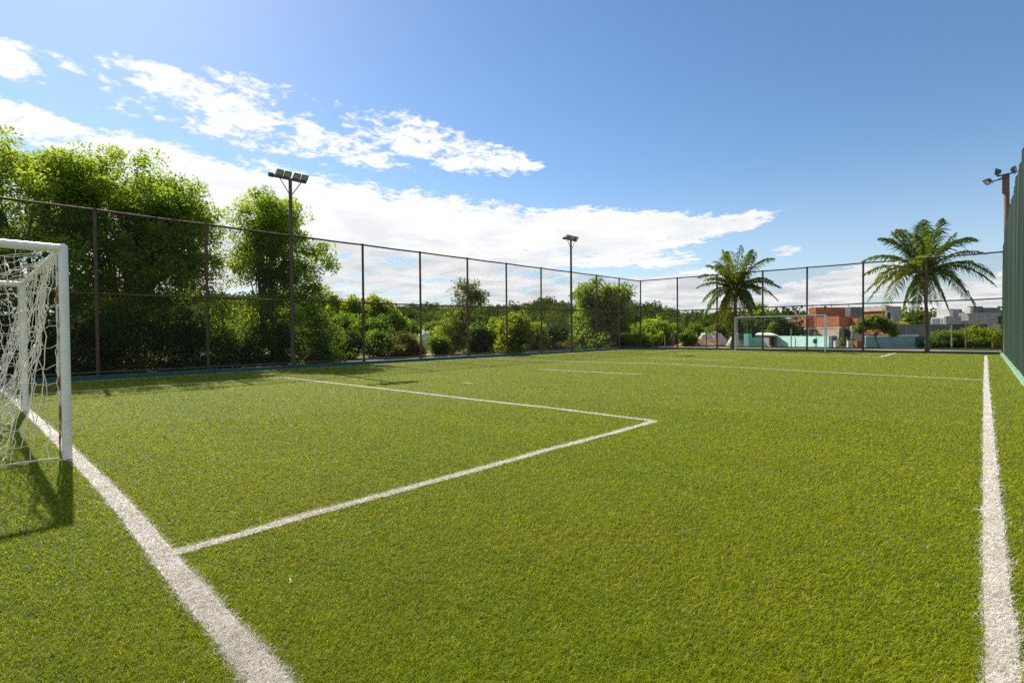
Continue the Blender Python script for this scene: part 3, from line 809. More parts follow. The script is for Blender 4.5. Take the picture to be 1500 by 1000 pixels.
# big trees behind the left fence
tA = onX(35, 330, -25.5); bA = gp((-25.6, tA[1]+0.2))
plant('broadleaf_tree', 'huge spreading tree with drooping leaves at the far left behind the white goal', 'tree', bA,
      [((-25.4, tA[1]-0.1, 6.15), (2.6, 2.1, 2.0), 140), ((-25.5, tA[1]-2.0, 5.9), (2.4, 2.3, 2.2), 60), ((-24.4, tA[1]+0.4, 4.0), (2.0, 2.2, 1.5), 50), ((-23.6, tA[1]+0.2, 2.7), (1.0, 2.0, 0.8), 20)],
      0.155, M['leaf_bright'], 150, 0.54, 0.20, 0.42, group='trees along the left fence', seed=1, limbs=30, shell=0.55, lump_amp=0.16)
tB = onX(190, 330, -25.2); bB = gp((-25.0, onX(150, 400, -25.0)[1]))
plant('broadleaf_tree', 'huge round crowned tree overtopping the fence just right of the white goal', 'tree', bB,
      [((-25.2, tB[1]+0.0, 6.4), (2.6, 2.6, 2.15), 160), ((-25.1, tB[1]-0.9, 6.9), (1.5, 1.3, 1.2), 36), ((-24.6, tB[1]+0.9, 6.6), (1.3, 1.2, 1.1), 36), ((-24.9, tB[1]+1.35, 5.3), (2.1, 1.75, 1.75), 90), ((-24.4, tB[1]+0.2, 4.1), (2.0, 2.3, 1.3), 50), ((-24.3, tB[1]+2.0, 4.0), (1.3, 1.2, 1.1), 26), ((-23.6, tB[1]+0.3, 2.7), (0.9, 2.3, 0.8), 24)],
      0.155, M['leaf_bright'], 150, 0.54, 0.22, 0.36, group='trees along the left fence', seed=2, limbs=34, shell=0.55, lump_amp=0.16)
tC = onX(402, 380, -24.3); bC = gp((-24.2, onX(372, 520, -24.2)[1]))
plant('broadleaf_tree', 'slimmer upright tree with airy crown behind the left floodlight pole', 'tree', bC,
      [((-24.3, tC[1]-0.25, 6.6), (1.7, 1.55, 1.3), 74), ((-24.2, tC[1]+0.5, 5.2), (1.9, 1.9, 1.5), 72), ((-24.2, tC[1]-0.6, 4.5), (1.6, 1.2, 1.2), 30), ((-24.2, tC[1]+1.1, 3.9), (1.6, 1.4, 1.1), 32), ((-23.8, tC[1]+0.1, 2.6), (1.2, 1.7, 1.0), 28)],
      0.155, M['leaf_bright'], 140, 0.46, 0.10, 0.40, stems=2, group='trees along the left fence', seed=3, limbs=28, shell=0.55, lump_amp=0.16)
# dark understory along the fence
us = [(-45, 2.5, 'dark shrub at the far left edge seen through the goal net'), (35, 2.6, 'dark shrub seen between the two posts of the white goal'), (118, 2.5, 'dark shrub right beside the front post of the white goal'),
      (190, 2.7, 'dark dense shrub between the first two fence posts right of the goal'), (262, 2.6, 'dark dense shrub just left of the second visible fence post'), (335, 2.55, 'dark shrub under the slim leafy tree right of the second fence post'),
      (395, 2.3, 'dark shrub left of the tall floodlight pole'), (462, 2.5, 'dark shrub right of the tall floodlight pole')]
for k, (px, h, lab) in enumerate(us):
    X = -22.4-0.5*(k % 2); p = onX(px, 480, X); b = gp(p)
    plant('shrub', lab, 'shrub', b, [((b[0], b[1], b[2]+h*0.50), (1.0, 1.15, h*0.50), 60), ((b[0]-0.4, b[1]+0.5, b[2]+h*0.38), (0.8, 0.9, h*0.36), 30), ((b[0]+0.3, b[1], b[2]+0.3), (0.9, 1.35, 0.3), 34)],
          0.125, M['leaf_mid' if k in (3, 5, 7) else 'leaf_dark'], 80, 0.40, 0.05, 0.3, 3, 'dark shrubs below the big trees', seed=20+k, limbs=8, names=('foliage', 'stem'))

# ---- everything farther: helper placing a plant by where it is seen and how far it stands
def bush(px, py_top, half_w, dist, lab, mat, L, name='bush', cat='bush', group='bushes beyond the fence', per=75, k=60, seed=0, clump=None, py_bot=None, stems=3, names=('foliage', 'stem'), trunk=0.05, fork=0.3, shell=0.5, wf=0.45, lower=True):
    b = gp(W(px, 500, dist)); top = W(px, py_top, dist)[2]; h = top-b[2]; w = half_w*dist/FPX
    zb = W(px, py_bot, dist)[2] if py_bot else b[2]+0.05
    cz = (top+zb)/2; rz = (top-zb)/2
    cl = clump or 0.33*min(w, rz)+0.1
    cr = [((b[0], b[1], cz), (max(w-cl*0.5, .2), max(w-cl*0.5, .2), max(rz-cl*0.4, .15)), k)]
    g_ = np.random.default_rng(seed+900)
    for q_ in range(3):
        a_ = g_.uniform(0, 6.28); cr.append(((b[0]+math.cos(a_)*w*.75, b[1]+math.sin(a_)*w*.75, zb+rz*g_.uniform(.6, 1.45)), (w*.38, w*.38, rz*g_.uniform(.25, .5)), max(k//8, 4)))
    if lower: cr.append(((b[0]+w*.25, b[1]-w*.2, zb+rz*0.6), (w*0.8, w*0.8, rz*0.6), k//2))
    return plant(name, lab, cat, b, cr, L, mat, per, cl, trunk, fork, stems, group, seed, 8, names=names, shell=shell, wf=wf)

B = bush
YGt = 'yellow green trees standing in a row'
B(492, 432, 16, 46, 'yellow green tree top just right of the slim leafy tree', M['leaf_yellow'], 0.32, 'broadleaf_tree', 'tree', YGt, 70, 60, 40, names=('crown', 'trunk'), stems=1, trunk=.13, fork=.5)
B(520, 430, 17, 47, 'yellow green tree directly left of the third visible fence post', M['leaf_bright'], 0.32, 'broadleaf_tree', 'tree', YGt, 70, 60, 41, names=('crown', 'trunk'), stems=1, trunk=.13, fork=.5)
B(548, 434, 18, 48, 'yellow green tree directly right of the third visible fence post', M['leaf_yellow'], 0.32, 'broadleaf_tree', 'tree', YGt, 70, 60, 42, names=('crown', 'trunk'), stems=1, trunk=.13, fork=.5)
B(575, 448, 16, 47, 'lowest yellow green tree at the right end of the row', M['leaf_bright'], 0.32, 'broadleaf_tree', 'tree', YGt, 70, 50, 43, names=('crown', 'trunk'), stems=1, trunk=.13, fork=.5)
B(505, 456, 26, 38, 'deep green bush below the yellow green tree tops', M['leaf_mid'], 0.22, seed=44, k=70)
B(548, 462, 24, 36, 'mid green bush right of the third visible fence post', M['leaf_mid'], 0.20, seed=45, k=70)
B(480, 470, 20, 31, 'olive bush at the right edge of the dark shrubs', M['leaf_olive'], 0.16, seed=46, k=60)
B(512, 482, 22, 29, 'dark leafy bush touching the fence left of the third visible post', M['leaf_dark'], 0.15, seed=47, k=60)
B(558, 484, 20, 29.5, 'green bush at the foot of the fence right of the third visible post', M['leaf_mid'], 0.15, seed=48, k=60)
B(592, 486, 17, 31, 'rust coloured bush left of the white rubble', M['leaf_orange'], 0.14, seed=49, k=50)
B(575, 505, 20, 29, 'low yellow and orange bush along the fence foot', M['leaf_orange'], 0.12, seed=50, k=40)
B(607, 497, 18, 32, 'low mixed brown and green bush in front of the white rubble', M['leaf_orange'], 0.13, seed=51, k=50)
B(600, 470, 24, 62, 'mid distance green thicket behind the rust coloured bush', M['leaf_mid'], 0.34, seed=52, k=60)
B(640, 472, 22, 66, 'mid distance green thicket left of the sparse slender tree', M['leaf_mid'], 0.34, seed=53, k=60)
# sparse slender tree
b = gp(W(690, 500, 32)); q = lambda x, y: W(x, y, 32)
plant('slender_tree', 'sparse slender tree with pale top rising behind the fence near the middle', 'tree', b,
      [(q(686, 428), (0.85, 0.85, 1.0), 42), (q(698, 438), (0.7, 0.7, 0.6), 20), (q(672, 462), (1.0, 1.0, 0.85), 40), (q(660, 484), (0.9, 0.9, 0.9), 40), (q(668, 502), (0.9, 0.9, 0.6), 28)],
      0.17, M['leaf_olive'], 42, 0.36, 0.06, 0.62, group=None, seed=60, limbs=26, droop=0.5)
B(660, 458, 22, 35, 'yellow green bush at the left foot of the sparse slender tree', M['leaf_yellow'], 0.17, seed=61, k=70)
B(646, 492, 14, 30.5, 'low green bush in front of the white rubble by the fence', M['leaf_mid'], 0.14, seed=62, k=40)
B(702, 474, 16, 34, 'dark green bush at the right foot of the sparse slender tree', M['leaf_dark'], 0.17, seed=63, k=70)
B(725, 464, 16, 37, 'green bush between the sparse slender tree and the yellow bush', M['leaf_bright'], 0.18, seed=64, k=60)
B(752, 455, 27, 35, 'large bright yellow bush in the middle of the left fence', M['leaf_yellow'], 0.19, seed=65, k=90, per=100)
B(783, 470, 20, 36.5, 'smaller yellow green bush at the right of the bright yellow bush', M['leaf_yellow'], 0.18, seed=66, k=60)
B(815, 474, 16, 40, 'dark round bush left of the farther floodlight pole', M['leaf_dark'], 0.2, seed=67, k=60)
B(824, 500, 16, 36, 'low straw yellow scrub at the foot of the farther floodlight pole', M['leaf_orange'], 0.14, seed=68, k=34)
# round green tree
b = gp(W(880, 500, 42)); q = lambda x, y: W(x, y, 42)
plant('broadleaf_tree', 'round bright green tree right of the farther floodlight pole', 'tree', b,
      [(q(868, 432), (1.45, 1.45, 1.0), 52), (q(895, 442), (1.5, 1.5, 1.25), 52), (q(866, 462), (1.7, 1.6, 1.35), 56), (q(902, 468), (1.2, 1.2, 1.2), 40), (q(912, 430), (.6, .6, .6), 18)],
      0.24, M['leaf_bright'], 85, 0.50, 0.13, 0.35, stems=3, seed=70, limbs=24)
B(858, 484, 18, 41, 'light green bush at the left foot of the round green tree', M['leaf_bright'], 0.2, seed=71, k=60)
B(898, 490, 26, 42.5, 'shadowy bush under the round green tree', M['leaf_dark'], 0.2, seed=72, k=60)
B(930, 484, 16, 44, 'dark bush in the far left corner of the fences', M['leaf_mid'], 0.2, seed=73, k=50)
B(938, 468, 11, 52, 'small round bright bush left of the corner post', M['leaf_yellow'], 0.24, seed=74, k=40)
B(960, 466, 21, 54, 'large dome shaped bright green bush right of the corner post', M['leaf_bright'], 0.26, seed=75, k=80)
B(952, 486, 14, 47, 'yellowish low bush at the foot of the corner post', M['leaf_yellow'], 0.2, seed=76, k=40)
B(985, 476, 14, 60, 'mid green bush above the white sand by the brown stump', M['leaf_mid'], 0.26, seed=77, k=50)
B(1008, 484, 11, 48, 'small dark bush beside the white sand heap', M['leaf_mid'], 0.2, seed=78, k=50)
B(1024, 472, 18, 64, 'green bush behind the white sand heap', M['leaf_mid'], 0.28, seed=79, k=50)
B(1050, 466, 16, 60, 'mid green bush left of the leaning palm trunk', M['leaf_mid'], 0.26, seed=80, k=50)
B(1092, 456, 14, 56, 'dark bush right behind the trunk of the left palm', M['leaf_dark'], 0.26, seed=81, k=60)
B(1107, 447, 17, 60, 'tall green bush above the left post of the far goal', M['leaf_bright'], 0.3, seed=82, k=70)
B(1130, 456, 20, 58, 'wide green bush seen through the far goal', M['leaf_mid'], 0.28, seed=83, k=80)
B(1152, 470, 13, 57, 'dark green bush left of the raw brick house', M['leaf_dark'], 0.28, seed=84, k=60)
B(1338, 458, 18, 85, 'dense green bush behind the grey wall left of the right palm', M['leaf_mid'], 0.4, seed=85, k=60, cat='bush')
B(1322, 463, 10, 86, 'pale green bush above the yellow cover', M['leaf_bright'], 0.4, seed=86, k=40)
B(1385, 482, 18, 43, 'dark round bush right of the right palm trunk', M['leaf_mid'], 0.18, seed=87, k=70)
B(1375, 498, 14, 41.5, 'low dark bush at the foot of the right palm', M['leaf_dark'], 0.16, seed=88, k=40)
B(1428, 477, 22, 43, 'yellow green bush behind the last fence bay', M['leaf_yellow'], 0.18, seed=89, k=80)
B(1456, 478, 16, 43.5, 'yellow green bush next to the green netting', M['leaf_bright'], 0.18, seed=90, k=70)
B(1420, 494, 24, 41.8, 'low bush in front of the hedge by the last fence post', M['leaf_mid'], 0.16, seed=91, k=60)
# small two-stemmed tree by the blue wall
b = gp(W(1288, 500, 40)); q = lambda x, y: W(x, y, 40)
plant('small_tree', 'small dark leaved tree with two thin stems before the blue wall', 'tree', b,
      [(q(1268, 474), (0.48, .5, .36), 20), (q(1298, 476), (0.62, .6, .40), 30), (q(1284, 468), (0.5, .5, .28), 16), (q(1257, 483), (.30, .3, .22), 8), (q(1308, 486), (.36, .4, .22), 10)],
      0.20, M['leaf_mid'], 34, 0.24, 0.05, 0.5, stems=2, seed=95, limbs=14, wf=0.6)

# ------------------------------------------------------------------ palms
def palm(label, base, hub, fronds, dry, seed, trunk_r=0.16):
    """fronds: (dx, dy_up, depth, length) tip offsets in the view frame (right, up, away)."""
    g = np.random.default_rng(seed)
    e = empty('palm_tree', base, label, 'palm tree', 'coconut palms beyond the far fence')
    base = np.array(base); hub = np.array(hub)
    mb = MB(); t = np.linspace(0, 1, 26)[:, None]
    pts = base+(hub-base)*t + RIGHT0*0.10*np.sin(t*math.pi)
    r = trunk_r*(1.25-0.45*t[:, 0]) + 0.012*np.sin(np.arange(26)*2.4); r[0] *= 1.35
    mb.tube(pts, r, 12); mb.tube([hub-UPZ*0.35, hub-UPZ*.1, hub+UPZ*0.25], [trunk_r*1.05, trunk_r*1.35, trunk_r*.5], 10)
    part('trunk', mb, M['palm_bark'], e, smooth=True)
    for k, (fx, fz, fd) in enumerate(fronds):
        isdry = k in dry
        tip = hub + RIGHT0*fx + UPZ*fz + FWD0*fd
        v = tip-hub; hor = np.array([v[0], v[1], 0]); hl = np.linalg.norm(hor); L = np.linalg.norm(v)
        rise = 0.42*hl + max(0.0, -fz)*0.25          # arching control point
        if fz > 1.5*hl: rise = 0.1
        ctrl = hub+hor*0.48+UPZ*(max(fz, 0)*0.62+rise+ (0.35*fz if fz < 0 else 0))
        tt = np.linspace(0, 1, 15)[:, None]
        c = (1-tt)**2*hub+2*tt*(1-tt)*ctrl+tt**2*tip
        rb = MB(); rb.tube(c, np.linspace(0.035, 0.006, 15), 5)
        m = 58; s = np.linspace(0.10, 0.995, m)
        pc = np.stack([np.interp(s, tt[:, 0], c[:, q]) for q in range(3)], 1)
        tg = unit(np.gradient(pc, axis=0)); sd = unit(np.cross(tg, UPZ)+1e-6)
        Vs = []; R = []
        for sg in (-1, 1):
            l = 0.90*np.sin(np.clip(s*0.9+0.12, 0, 1)*math.pi)**0.6*(L/3.6)*g.uniform(0.70, 1.2, m)*np.where(g.random(m) < 0.06, 0.3, 1)+0.06
            dr = 0.45+1.15*g.random(m)+(0.8 if isdry else 0)
            d1 = unit(sd*sg*0.9+tg*0.75+g.normal(0, .10, (m, 3))-UPZ*0.10)
            d2 = unit(d1-UPZ*dr[:, None])
            w = 0.026+0.018*g.random(m)
            wd = unit(np.cross(d1, unit(tg+UPZ*0.3)))
            wd = unit(tg*0.6+wd*0.5)
            p0, p1 = pc, pc+d1*(l*0.5)[:, None]; p2 = p1+d2*(l*0.5)[:, None]
            Vs.append(np.stack([p0-wd*w[:, None]*.6, p0+wd*w[:, None]*.6, p1-wd*w[:, None], p1+wd*w[:, None], p2], 1)); R.append(g.random(m))
        V = np.concatenate(Vs).reshape(-1, 3); n = 2*m; b = (np.arange(n)*5)[:, None]
        Q = b+np.array([[0, 1, 3, 2]]); T = b+np.array([[2, 3, 4]])
        fr = np.clip(np.concatenate(R)*0.7+g.uniform(0, 0.3), 0, 1)
        rv = np.concatenate(rb.v); nr = len(rv)
        allq = [Q+nr] + [f for f in rb.f if f.shape[1] == 4]; allt = [T+nr] + [f for f in rb.f if f.shape[1] == 3]
        nq = sum(len(f) for f in allq); ntq = sum(len(f) for f in allt)
        val = np.concatenate([fr, np.full(nq-n, 0.9), fr, np.full(ntq-n, 0.9)])
        part('frond', (np.concatenate([rv, V]), allq+allt), M['frond_dry'] if isdry else M['frond'], e, attrs={'rnd': ('FACE', val)})
    cb = MB()
    for k in range(7):
        a = k*0.9; c = hub+np.array([math.cos(a)*0.2, math.sin(a)*0.2, -0.15-0.05*(k % 3)])
        u = np.linspace(0, math.pi, 7); cb.tube([c+UPZ*0.11*math.cos(q) for q in u], [0.085*max(math.sin(q), .08) for q in u], 8)
    part('coconuts', cb, M['frond_dry'], e, smooth=True)
    return e
def px_fronds(cx, cy, d, tips, g):
    s = d/FPX
    return [((x-cx)*s, (cy-y)*s, dep) for x, y, dep in tips]
d2 = 33.0
hub2 = W(1352, 404, d2); base2 = gp(W(1358, 500, d2))
tips2 = [(1296, 346, .6), (1304, 338, -0.6), (1322, 334, 1.0), (1340, 328, -.5), (1357, 320, .3), (1383, 319, .2), (1378, 346, -1.2), (1438, 352, .5), (1452, 410, -.3), (1432, 440, .8), (1416, 462, -.9), (1400, 448, 1.8), (1271, 381, .6), (1270, 419, -.5),
         (1284, 442, .9), (1276, 462, -1.0), (1322, 456, -1.2), (1336, 462, .9), (1372, 458, -1.0), (1388, 452, .6), (1300, 398, 2.5), (1402, 388, 2.2), (1400, 380, -2.2), (1310, 388, -2.4), (1345, 350, 2.0), (1366, 334, 1.6), (1330, 352, -2.0), (1290, 430, 1.8), (1428, 424, -1.5), (1360, 470, 1.2)]
palm('coconut palm with wide dark crown near the green netting at right', base2, hub2, px_fronds(1352, 404, d2, tips2, rng), (), 301, 0.095)
d1 = 35.0
hub1 = W(1077, 428, d1); base1 = gp(W(1072, 500, d1))
tips1 = [(1062, 364, .4), (1083, 360, -.3), (1106, 364, .5), (1040, 386, .8), (1038, 392, -1.2), (1058, 378, 1.4), (1096, 372, -1.1), (1110, 396, 1.6), (1028, 412, -.4), (1026, 420, .9), (1136, 414, .3), (1134, 443, -.6), (1128, 430, 1.4), (1030, 456, -.5), (1046, 488, .3),
         (1050, 462, -1.1), (1056, 478, .7), (1100, 458, -.9), (1112, 452, .8), (1096, 488, .2), (1060, 500, -.6), (1104, 504, .5), (1090, 470, -1.3), (1050, 374, -1.8), (1074, 372, 1.9), (1118, 384, -1.6), (1036, 402, 1.9), (1044, 440, 2.0), (1124, 426, -1.9), (1118, 468, 1.2), (1070, 484, 1.4), (1036, 470, 1.0)]
palm('shorter coconut palm with yellowing lower fronds left of the far goal', base1, hub1, px_fronds(1077, 428, d1, tips1, rng), (14, 20), 302, 0.115)

# ------------------------------------------------------------------ buildings beyond
def vplane(px, py, C, n):
    r = ray(px, py); n = np.array([n[0], n[1], 0]); return CAM+r*((C-CAM)@n)/(r@n)
def corner_block(mb, pl, pm, pr, yt, yb, d, ang=37, back=None):
    """Box block whose near vertical edge is seen at pm; faces run off to pl and pr."""
    a = math.radians(ang); n1 = (-math.sin(a), -math.cos(a)); n2 = (math.cos(a), -math.sin(a))
    C = W(pm, yt, d); zt_ = C[2]; zb_ = W(pm, yb, d)[2]
    Lp = vplane(pl, yt, C, n1)[:2]; Rp = vplane(pr, yt, C, n2)[:2]
    A = C[:2]; D = Lp+Rp-A
    mb.prism([A, Rp, D, Lp], zb_, zt_)
    return A, Lp, Rp, zb_, zt_
def face_panel(mb, pl, pr, yt, yb, d, th=0.2, ang=None, n=None):
    """Upright slab facing the pitch between two columns of the view."""
    if n is None: n = (0.15, -1.0)
    n = np.array(n)/np.linalg.norm(n); C = W((pl+pr)/2, yt, d)
    A = vplane(pl, yt, C, n)[:2]; Bq = vplane(pr, yt, C, n)[:2]
    zt_, zb_ = C[2], W((pl+pr)/2, yb, d)[2]
    mb.prism([A, Bq, Bq-n*th, A-n*th], zb_, zt_)

# raw brick house
D = 78.0
bh = empty('brick_house', gp(W(1215, 500, D)), 'unfinished orange brick house with open ground floor behind the far goal', 'house', 'houses beyond the pitch')
mb = MB(); corner_block(mb, 1157, 1182, 1193, 462, 480, D); part('brick_wall', mb, M['brick'], bh)
mb = MB(); corner_block(mb, 1196, 1229, 1250, 463, 479.3, D-1); part('brick_wall', mb, M['brick'], bh)
mb = MB(); corner_block(mb, 1185, 1195, 1263, 450, 479, D+6); part('brick_wall', mb, M['brick'], bh)
mb = MB(); corner_block(mb, 1155, 1183, 1195, 479.6, 482, D-.2); corner_block(mb, 1190, 1231, 1254, 479, 481, D-1.3); part('slab', mb, M['cream_wall'], bh)
mb = MB(); corner_block(mb, 1196, 1229, 1246, 481, 510, D-1); part('plaster_wall', mb, M['cream_wall'], bh)
for px in (1158, 1181, 1193):
    mb = MB(); corner_block(mb, px-1.2, px+.4, px+1.4, 481.5, 510, D+0.2); part('column', mb, M['cream_wall'], bh)
mb = MB(); corner_block(mb, 1160, 1185, 1196, 482, 510, D+3); part('back_wall', mb, M['dark_concrete'], bh)
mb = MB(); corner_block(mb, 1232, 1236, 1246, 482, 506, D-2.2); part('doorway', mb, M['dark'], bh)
mb = MB(); corner_block(mb, 1245.5, 1247, 1249, 477, 508, D-2.4); part('column', mb, M['pale_wall'], bh)
mb = MB(); corner_block(mb, 1247, 1256, 1264, 466, 477, D-2); part('brick_wall', mb, M['brick'], bh)
mb = MB(); corner_block(mb, 1238, 1246, 1264, 449.5, 466, D+4); part('side_wall', mb, M['dark_concrete'], bh)
mb = MB(); face_panel(mb, 1250, 1266, 477.5, 510, D-1.5); part('plaster_wall', mb, M['cream_wall'], bh)
mb = MB()
for px in (1190, 1204, 1218, 1243): mb.tube([W(px, 452, D+5), W(px, 445.5, D+5)], 0.04, 5)
part('steel_bars', mb, M['rust_pipe'], bh)
# second raw house to the right
D = 84.0
h2 = empty('brick_house', gp(W(1290, 500, D)), 'half plastered brick house with grey side behind the small dark tree', 'house', 'houses beyond the pitch')
mb = MB(); corner_block(mb, 1264, 1297, 1318, 455, 490, D); part('brick_wall', mb, M['brick'], h2)
mb = MB(); corner_block(mb, 1262, 1298, 1306, 447.5, 455, D-.4); part('parapet', mb, M['cream_wall'], h2)
mb = MB(); corner_block(mb, 1297, 1298.4, 1320, 448.5, 488, D-1.2); part('side_wall', mb, M['concrete'], h2)
wm = MB(); face_panel(wm, 1298.5, 1306, 456, 467, D-3, 0.1); w_ = part('window', wm, M['pale_wall'], h2)
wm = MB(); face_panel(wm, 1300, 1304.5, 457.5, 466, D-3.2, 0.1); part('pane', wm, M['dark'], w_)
# modern pale house at right
D = 72.0
h3 = empty('modern_house', gp(W(1415, 500, D)), 'flat roofed pale grey house above the hedge next to the netting', 'house', 'houses beyond the pitch')
mb = MB(); corner_block(mb, 1372, 1391, 1396, 452, 464.5, D-1); part('sunlit_wall', mb, M['pale_wall'], h3)
mb = MB(); corner_block(mb, 1364, 1392, 1400, 464, 466, D-1.4); part('slab', mb, M['pale_wall'], h3)
mb = MB(); corner_block(mb, 1383, 1386, 1408, 463, 482, D-2); part('garage_wall', mb, M['concrete'], h3)
mb = MB(); corner_block(mb, 1392, 1394, 1408, 452.5, 463, D); part('upper_wall', mb, M['concrete'], h3)
for px in (1365, 1378.5, 1382):
    mb = MB(); corner_block(mb, px-.6, px+.3, px+.9, 466, 482, D-1.2); part('column', mb, M['pale_wall'], h3)
mb = MB(); corner_block(mb, 1362, 1385, 1390, 466, 482, D+3); part('back_wall', mb, M['dark_concrete'], h3)
mb = MB(); corner_block(mb, 1413, 1421, 1425, 450, 459, D-2.5); part('chimney_block', mb, M['pale_wall'], h3)
mb = MB(); corner_block(mb, 1404, 1419, 1466, 458, 490, D-2); part('main_wall', mb, M['concrete'], h3)
mb = MB(); corner_block(mb, 1417, 1421, 1440, 448.5, 458, D-1); corner_block(mb, 1438, 1440, 1465, 450.5, 457.7, D-.7); part('parapet', mb, M['dark_concrete'], h3)
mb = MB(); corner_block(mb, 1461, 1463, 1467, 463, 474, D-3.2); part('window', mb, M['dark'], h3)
# distant grey block by the round tree
D = 95.0
h4 = empty('concrete_building', gp(W(928, 500, D)), 'bare grey concrete building half hidden by the round green tree', 'building', 'houses beyond the pitch')
mb = MB(); corner_block(mb, 908, 916, 939, 459, 496, D); part('wall', mb, M['dark_concrete'], h4)
mb = MB(); corner_block(mb, 906, 916, 940, 457.6, 459, D-.4); part('roof', mb, M['concrete'], h4)
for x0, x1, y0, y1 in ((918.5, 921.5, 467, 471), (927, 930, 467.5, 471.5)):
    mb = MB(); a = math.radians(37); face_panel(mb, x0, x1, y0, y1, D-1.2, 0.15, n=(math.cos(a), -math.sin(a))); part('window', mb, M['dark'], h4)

# low walls
def wall(name, lab, pl, pr, ytl, ytr, yb, dl, dr, mat, th=0.15, cap=None, panels=0, cat='wall'):
    A = W(pl, ytl, dl); Bq = W(pr, ytr, dr); e = (Bq-A)[:2]; e /= np.linalg.norm(e); n = np.array([-e[1], e[0]])*th
    zb_ = min(float(gz(A[0], A[1])), W((pl+pr)/2, yb, (dl+dr)/2)[2])-0.1
    o = empty(name, ((A+Bq)/2*np.array([1, 1, 0])+np.array([0, 0, zb_])), lab, cat, 'low walls beyond the far fence')
    mb = MB(); v = [[*A[:2], zb_], [*Bq[:2], zb_], [*(Bq[:2]+n), zb_], [*(A[:2]+n), zb_], [*A[:2], A[2]], [*Bq[:2], Bq[2]], [*(Bq[:2]+n), Bq[2]], [*(A[:2]+n), A[2]]]
    mb.add(v, [[3, 2, 1, 0], [4, 5, 6, 7], [0, 1, 5, 4], [1, 2, 6, 5], [2, 3, 7, 6], [3, 0, 4, 7]]); part('wall_face', mb, mat, o)
    if cap:
        mb = MB(); mb.tube([np.r_[A[:2]+n/2, A[2]+0.03], np.r_[Bq[:2]+n/2, Bq[2]+0.03]], 0.09, 6); part('coping', mb, cap, o)
    for k in range(panels):
        t = (k+0.5)/panels; c = A[:2]+(Bq-A)[:2]*t; zt_ = A[2]+(Bq[2]-A[2])*t
        mb = MB(); mb.obox((*(c-n/th*0.015), (zb_+zt_)/2), (*(e*0.03), 0), (*(n/th*0.03), 0), (0, 0, (zt_-zb_)/2)); part('joint_strip', mb, M['concrete'], o)
    return o
wall('turquoise_wall', 'long light turquoise wall behind the right half of the far goal', 1126, 1214, 493.5, 494.5, 510, 52, 42, M['teal_wall'], cap=M['teal_deep'], panels=3)
wall('turquoise_wall', 'short deep sea green wall piece left of the white door', 1094, 1115.5, 494, 494, 510, 45.8, 45.3, M['teal_deep'])
mb = MB(); face_panel(mb, 1089.5, 1096, 488.5, 511, 45.4, 0.5, n=(-0.3, -1)); 
tag(part('wall_pillar', mb, M['teal_deep'], loc=gp(W(1092, 500, 45.4))), 'taller sea green pillar at the left end of the turquoise wall', 'pillar')
mb = MB(); face_panel(mb, 1115.5, 1126, 494.5, 511, 45.0, 0.1, n=(-0.3, -1)); 
tag(part('gate_door', mb, M['white_sheet'], loc=gp(W(1120, 500, 45))), 'white door panel between the two turquoise wall pieces', 'door')
wall('blue_wall', 'faded blue wall behind the two stemmed small tree', 1268, 1346, 493.5, 492, 512, 43.5, 42.5, M['blue_wall'], cap=M['pale_wall'])
wall('blue_wall', 'short green blue wall end beside the right palm trunk', 1344, 1356, 492.5, 493, 512, 42.4, 42.6, M['kerb_teal'])
wall('grey_wall', 'dark grey wall running behind the right palm', 1313, 1400, 475.5, 474.5, 500, 56, 54, M['dark_concrete'], panels=3)
wall('black_fence', 'black slatted fence under the modern pale house', 1392, 1446, 475, 474.5, 481, 53, 52, M['black_metal'], cat='fence')
# lean-to with red tiles and white sheet roof behind the turquoise wall
sh = empty('garden_shelter', gp(W(1122, 500, 50)), 'low shelter with pale roof over red bricks behind the white door', 'shelter')
mb = MB(); v = [W(1106, 490, 50), W(1140, 490.5, 49), W(1128, 487.2, 53), W(1110, 487.2, 54)]; lo = [q-UPZ*0.1 for q in v]
mb.add(v+lo, [[0, 1, 2, 3], [7, 6, 5, 4], [0, 4, 5, 1], [1, 5, 6, 2], [2, 6, 7, 3], [3, 7, 4, 0]]); part('roof', mb, M['white_sheet'], sh)
mb = MB(); face_panel(mb, 1108, 1130, 490.5, 506, 51, 1.0); part('brick_base', mb, M['roof_tile'], sh)
for px in (1109, 1136):
    mb = MB(); mb.tube([gp(W(px, 500, 49.8)), W(px, 490.3, 49.8)], 0.05, 6); part('prop', mb, M['wood_post'], sh)
# hut with pale roof behind shrubs
hu = empty('small_hut', gp(W(1152, 500, 66)), 'small pale hut peeping over bushes left of the raw brick house', 'hut')
mb = MB(); corner_block(mb, 1147, 1156, 1160, 467, 500, 66); part('wall', mb, M['cream_wall'], hu)
mb = MB(); corner_block(mb, 1145, 1157, 1161, 464.6, 467, 65.6); part('roof', mb, M['white_sheet'], hu)
